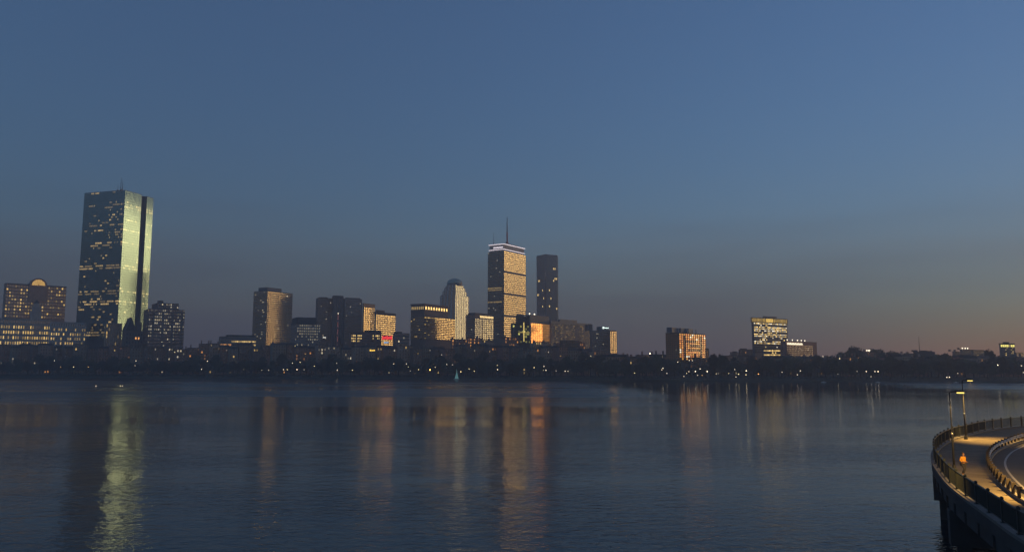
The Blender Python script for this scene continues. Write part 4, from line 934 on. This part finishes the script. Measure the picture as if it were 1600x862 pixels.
# footpath and road surfaces
def between(mb, A, B, z, n=220):
    for k in range(n + 1):
        a = A[min(len(A)-1, int(k / n * (len(A)-1)))]; c = B[min(len(B)-1, int(k / n * (len(B)-1)))]; mb.v += [(a.x, a.y, z), (c.x, c.y, z)]
    for k in range(n): mb.f.append((2*k, 2*k+1, 2*k+3, 2*k+2)); mb.c.append((0, 0, 0))
m_ = MB(); between(m_, [p - n * .13 for p, n in zip(OC, ON)], [p + n * .10 for p, n in zip(IC, IN)], ZD + .005); o = m_.build('footpath', M_PATH); o['kind'] = 'structure'
m_ = MB(); ribbon(m_, IC, IN, .0, ZD + .01, -16, ZD + .01); o = m_.build('road', M_ROAD); o['kind'] = 'structure'
m_ = MB(); ribbon(m_, IC, IN, -1.05, ZD + .016, -1.22, ZD + .016); mk = m_.build('edge_line', mat('road_paint', (.34, .33, .30), .7, var=.2, vscale=3), o)
m_ = MB(); sweep(m_, IC, IN, [(.20, ZD + .012), (.20, ZD + .17), (-.10, ZD + .17), (-.10, ZD + .012)]); m_.build('kerb', MATS['kerb_concrete'], o)
fpath = bpy.data.objects['footpath']
for k in range(6, len(OC) - 6, 9):
    a = OC[k] - ON[k] * .2; j = min(range(len(IC)), key=lambda q: (IC[q] - a).length); c = IC[j] + IN[j] * .25
    d = (c - a).normalized(); pr = Vector((-d.y, d.x)) * .035; m_ = MB()
    m_.quad((a.x - pr.x, a.y - pr.y, ZD + .009), (c.x - pr.x, c.y - pr.y, ZD + .009), (c.x + pr.x, c.y + pr.y, ZD + .009), (a.x + pr.x, a.y + pr.y, ZD + .009))
    m_.build('joint', mat('joint_seal', (.02, .02, .02), .9), fpath)
for k in range(4, len(OC) - 4, 6):
    p, n = OC[k], ON[k]; d = Vector((-n.y, n.x)); m_ = MB()
    m_.obox((p.x + n.x * .2 - d.x * .05, p.y + n.y * .2 - d.y * .05, ZD - 1.62), (n.x, n.y, 0), (d.x, d.y, 0), (0, 0, 1), .12, .1, .85); m_.build('stiffener', M_BCONC, br)
# railing
rl = empty('railing', (0, 0, 0)); tag(rl, 'dark green picket railing with posts along the water edge of the path', 'railing')
m_ = MB(); sweep(m_, OC, ON, [(.19, ZD + 1.30), (.19, ZD + 1.37), (.07, ZD + 1.37), (.07, ZD + 1.30)]); m_.build('top_rail', M_RAIL, rl)
m_ = MB(); sweep(m_, OC, ON, [(.16, ZD + .26), (.16, ZD + .30), (.10, ZD + .30), (.10, ZD + .26)]); m_.build('bottom_rail', M_RAIL, rl)
pm = MB(); pm.box(-.075, .075, -.075, .075, 0, 1.319); pm.prism([(-.09, -.09), (.09, -.09), (.09, .09), (-.09, .09)], 1.32, 1.38, top=[(-.03, -.03), (.03, -.03), (.03, .03), (-.03, .03)]); pm.box(-.13, .13, -.13, .13, 0.001, .04); pme = pm.mesh('post', M_RAIL)
step = 5
for k in range(0, len(OC) - 1, step):
    p, n = OC[k], ON[k]; o = bpy.data.objects.new('post', pme); C.objects.link(o); o.parent = rl; o.location = (p.x + n.x * .13, p.y + n.y * .13, ZD + .16); o.rotation_euler = (0, 0, math.atan2(n.y, n.x))
    if k + step < len(OC):
        m_ = MB(); a, c = OC[k] + ON[k] * .13, OC[k+step] + ON[k+step] * .13; nn_ = 23
        for j in range(1, nn_):
            q = a.lerp(c, j / nn_); m_.tube([(q.x, q.y, ZD + .28), (q.x, q.y, ZD + 1.31)], .016, 4, cap=False)
        m_.build('picket_panel', M_RAIL, rl)
# guard rail
gr = empty('guard_rail', (0, 0, 0)); tag(gr, 'galvanised road guard rail curving between footpath and road', 'guard rail')
m_ = MB(); sweep(m_, IC, IN, [(.02, ZD + .80), (-.06, ZD + .74), (.0, ZD + .67), (.0, ZD + .63), (-.06, ZD + .56), (.02, ZD + .50), (.035, ZD + .50), (-.03, ZD + .57), (.03, ZD + .64), (.03, ZD + .66), (-.03, ZD + .74), (.035, ZD + .80)]); m_.build('beam', M_GALV, gr)
gm = MB(); gm.box(-.09, .09, -.08, .08, 0, .74); gm.box(.091, .19, -.08, .08, .42, .72); gme = gm.mesh('guard_post', mat('dark_timber', (.05, .04, .033), .85, var=.2, vscale=5))
for k in range(1, len(IC), 3):
    p, n = IC[k], IN[k]; o = bpy.data.objects.new('post', gme); C.objects.link(o); o.parent = gr; o.location = (p.x + n.x * .15, p.y + n.y * .15, ZD + .17); o.rotation_euler = (0, 0, math.atan2(-n.y, -n.x))
# path lamps
M_POLE = mat('lamp_pole', (.018, .02, .019), .6, .0)
def path_lamp(x, y, hgt, adir, label, energy, arm=.95, aim=None, cone=100):
    e = empty('path_lamp', (x, y, ZD + .005), adir); tag(e, label, 'street lamp')
    m_ = MB(); m_.tube([(0, 0, 0), (0, 0, 2.9), (0, 0, 2.95), (0, 0, hgt)], [.085, .08, .05, .04], 10); m_.build('pole', M_POLE, e, smooth=True)
    m_ = MB(); m_.lathe([(.2, 0), (.2, .06), (.14, .35), (.11, .45)], 12); m_.build('base', M_POLE, e)
    m_ = MB(); m_.lathe([(.075, 2.88), (.085, 2.9), (.085, 3.0), (.06, 3.02)], 10); m_.build('collar', mat('collar_steel', (.7, .7, .68), .3, .8), e)
    m_ = MB(); m_.tube([(0, 0, hgt - .25), (.08, 0, hgt + .02), (arm * .5, 0, hgt + .06)], [.05, .05, .04], 8); m_.build('arm', M_POLE, e)
    m_ = MB(); m_.prism([(arm * .42, -.09), (arm + .15, -.15), (arm + .22, 0), (arm + .15, .15), (arm * .42, .09)], hgt + .02, hgt + .16, top=[(arm * .45, -.05), (arm + .05, -.08), (arm + .1, 0), (arm + .05, .08), (arm * .45, .05)]); hd = m_.build('head', M_POLE, e)
    m_ = MB(); m_.prism([(arm * .6, -.09), (arm + .1, -.13), (arm + .16, 0), (arm + .1, .13), (arm * .6, .09)], hgt - .09, hgt + .018); m_.build('lens', mat('sodium_lens', (.8, .7, .3), emit=(1, .72, .16), es=.42), hd)
    l = bpy.data.lights.new('lamp_light', 'SPOT'); l.energy = energy; l.color = (1, .56, .13); l.spot_size = R(cone); l.spot_blend = .8; l.shadow_soft_size = .12
    lo = bpy.data.objects.new('lamp_light', l); C.objects.link(lo); lo.parent = e; lo.location = (arm * .85, 0, hgt - .12); lo.rotation_euler = (0, 0, 0)
    if aim:
        v = Matrix.Rotation(-adir, 3, 'Z') @ (Vector((aim[0] - x, aim[1] - y, 0))) - Vector((arm * .85, 0, hgt - .12)); lo.rotation_euler = v.to_track_quat('-Z', 'Y').to_euler()
path_lamp(36.0, 63.9, 6.3, R(-12), 'nearer path lamp on a dark pole beside the jogger', 150)
path_lamp(52.5, 90.4, 6.75, R(-14), 'farther path lamp standing where the railing curves right', 2700, aim=(54.8, 88.6), cone=98)
path_lamp(35.6, 48.6, 6.6, R(168), 'roadside lamp just past the guard rail near the right edge', 5200, aim=(33.6, 54.5), cone=110)

# ------------------------------------------------------------------ jogger
def jogger(x, y):
    body = bpy.data.objects.new('person', None); 
    # +y of the figure is forward; joints in metres
    V = [(0, 0, .95), (0, .02, 1.12), (0, .03, 1.32), (0, .02, 1.46), (0, .05, 1.56), (0, .07, 1.66), (0, .06, 1.76),
         (.18, .02, 1.42), (.27, -.02, 1.18), (.12, .20, 1.10), (.05, .27, 1.13),
         (-.18, .02, 1.42), (-.28, -.08, 1.20), (-.20, .12, 1.02), (-.16, .22, 1.08),
         (.10, 0, .90), (.11, .22, .56), (.10, .06, .16), (.10, .20, .06),
         (-.10, 0, .90), (-.11, .04, .50), (-.10, -.22, .20), (-.10, -.20, .06)]
    E_ = [(0, 1), (1, 2), (2, 3), (3, 4), (4, 5), (5, 6), (2, 7), (7, 8), (8, 9), (9, 10), (2, 11), (11, 12), (12, 13), (13, 14), (0, 15), (15, 16), (16, 17), (17, 18), (0, 19), (19, 20), (20, 21), (21, 22)]
    rad = [(.15, .11), (.14, .10), (.16, .11), (.08, .07), .05, (.075, .09), (.06, .075), .065, .05, .04, .035, .065, .05, .04, .035, .09, .065, .045, .04, .09, .065, .045, .04]
    skin = mat('skin', (.32, .17, .11), .6); me = skin_mesh('person_body', V, E_, rad); me.materials.append(skin)
    p = bpy.data.objects.new('person', me); C.objects.link(p); p.location = (x, y, ZD - .01); p.rotation_euler = (0, 0, R(180 + 18))
    tag(p, 'jogger in an orange-yellow shirt and dark trousers on the curved path', 'person')
    def child(name, V_, E2, r_, m, sub=2):
        q = skin_mesh(name, V_, E2, r_, sub=sub); q.materials.append(m); o = bpy.data.objects.new(name, q); C.objects.link(o); o.parent = p; return o
    sh = mat('shirt', (.62, .29, .02), .75, var=.1, vscale=6)
    child('shirt', [V[0], V[1], V[2], (0, .02, 1.45), V[7], V[8], (.15, .12, 1.12), V[11], V[12], (-.22, .06, 1.08)], [(0, 1), (1, 2), (2, 3), (2, 4), (4, 5), (5, 6), (2, 7), (7, 8), (8, 9)], [(.18, .135), (.175, .13), (.195, .14), (.11, .10), .09, .075, .06, .09, .075, .06], sh)
    tr = mat('trousers', (.03, .03, .04), .85)
    child('trousers', [(0, 0, .94), V[15], V[16], (.10, .07, .20), V[19], V[20], (-.10, -.19, .24)], [(0, 1), (1, 2), (2, 3), (0, 4), (4, 5), (5, 6)], [(.165, .125), .115, .085, .065, .115, .085, .065], tr)
    for k, (q, a) in enumerate((((.10, .04, .05), (.10, .24, .05)), ((-.10, -.24, .07), (-.10, -.08, .05)))):
        child('shoe', [q, ((q[0]+a[0])/2, (q[1]+a[1])/2, .06), a], [(0, 1), (1, 2)], [.055, .055, .045], mat('shoe_white', (.5, .5, .5), .6), 1)
    child('hair', [(0, .0, 1.68), (0, .02, 1.77), (0, .08, 1.80)], [(0, 1), (1, 2)], [.075, .085, .06], mat('hair', (.03, .02, .015), .8), 2)
    child('nose', [(0, .15, 1.665), (0, .165, 1.64)], [(0, 1)], [.012, .016], skin, 1)
    for s_ in (-1, 1):
        child('ear', [(s_ * .085, .06, 1.68), (s_ * .088, .06, 1.64)], [(0, 1)], [.012, .014], skin, 1); child('eye', [(s_ * .032, .142, 1.69), (s_ * .036, .144, 1.69)], [(0, 1)], [.010, .010], mat('eye', (.02, .02, .02), .3), 1)
        hand = (V[10] if s_ > 0 else V[14])
        for f in range(4): child('finger', [hand, (hand[0] + (-.02 + .013 * f), hand[1] + .05, hand[2] + .02), (hand[0] - s_ * .02 + (-.02 + .013 * f), hand[1] + .07 - .004 * abs(f - 1), hand[2] - .02)], [(0, 1), (1, 2)], [.012, .010, .008], skin, 1)
        child('thumb', [hand, (hand[0] - s_ * .04, hand[1] + .03, hand[2] + .03)], [(0, 1)], [.012, .010], skin, 1)
jogger(35.05, 60.95)

# ------------------------------------------------------------------ evening haze over the river
m_ = MB(); m_.box(-1850, 1850, -280, 2050, -3, 330); hz = m_.build('haze', None); hz['kind'] = 'stuff'; hz['label'] = 'thin even evening haze over the river and city'; hz['category'] = 'haze'
hm = bpy.data.materials.new('haze_air'); hm.use_nodes = True; t = hm.node_tree; t.nodes.remove(t.nodes['Principled BSDF'])
pv = t.nodes.new('ShaderNodeVolumePrincipled'); pv.inputs['Density'].default_value = 0.00044; pv.inputs['Color'].default_value = (.90, .91, .94, 1); pv.inputs['Anisotropy'].default_value = 0.2
t.links.new(pv.outputs[0], t.nodes['Material Output'].inputs['Volume']); hz.data.materials.append(hm)
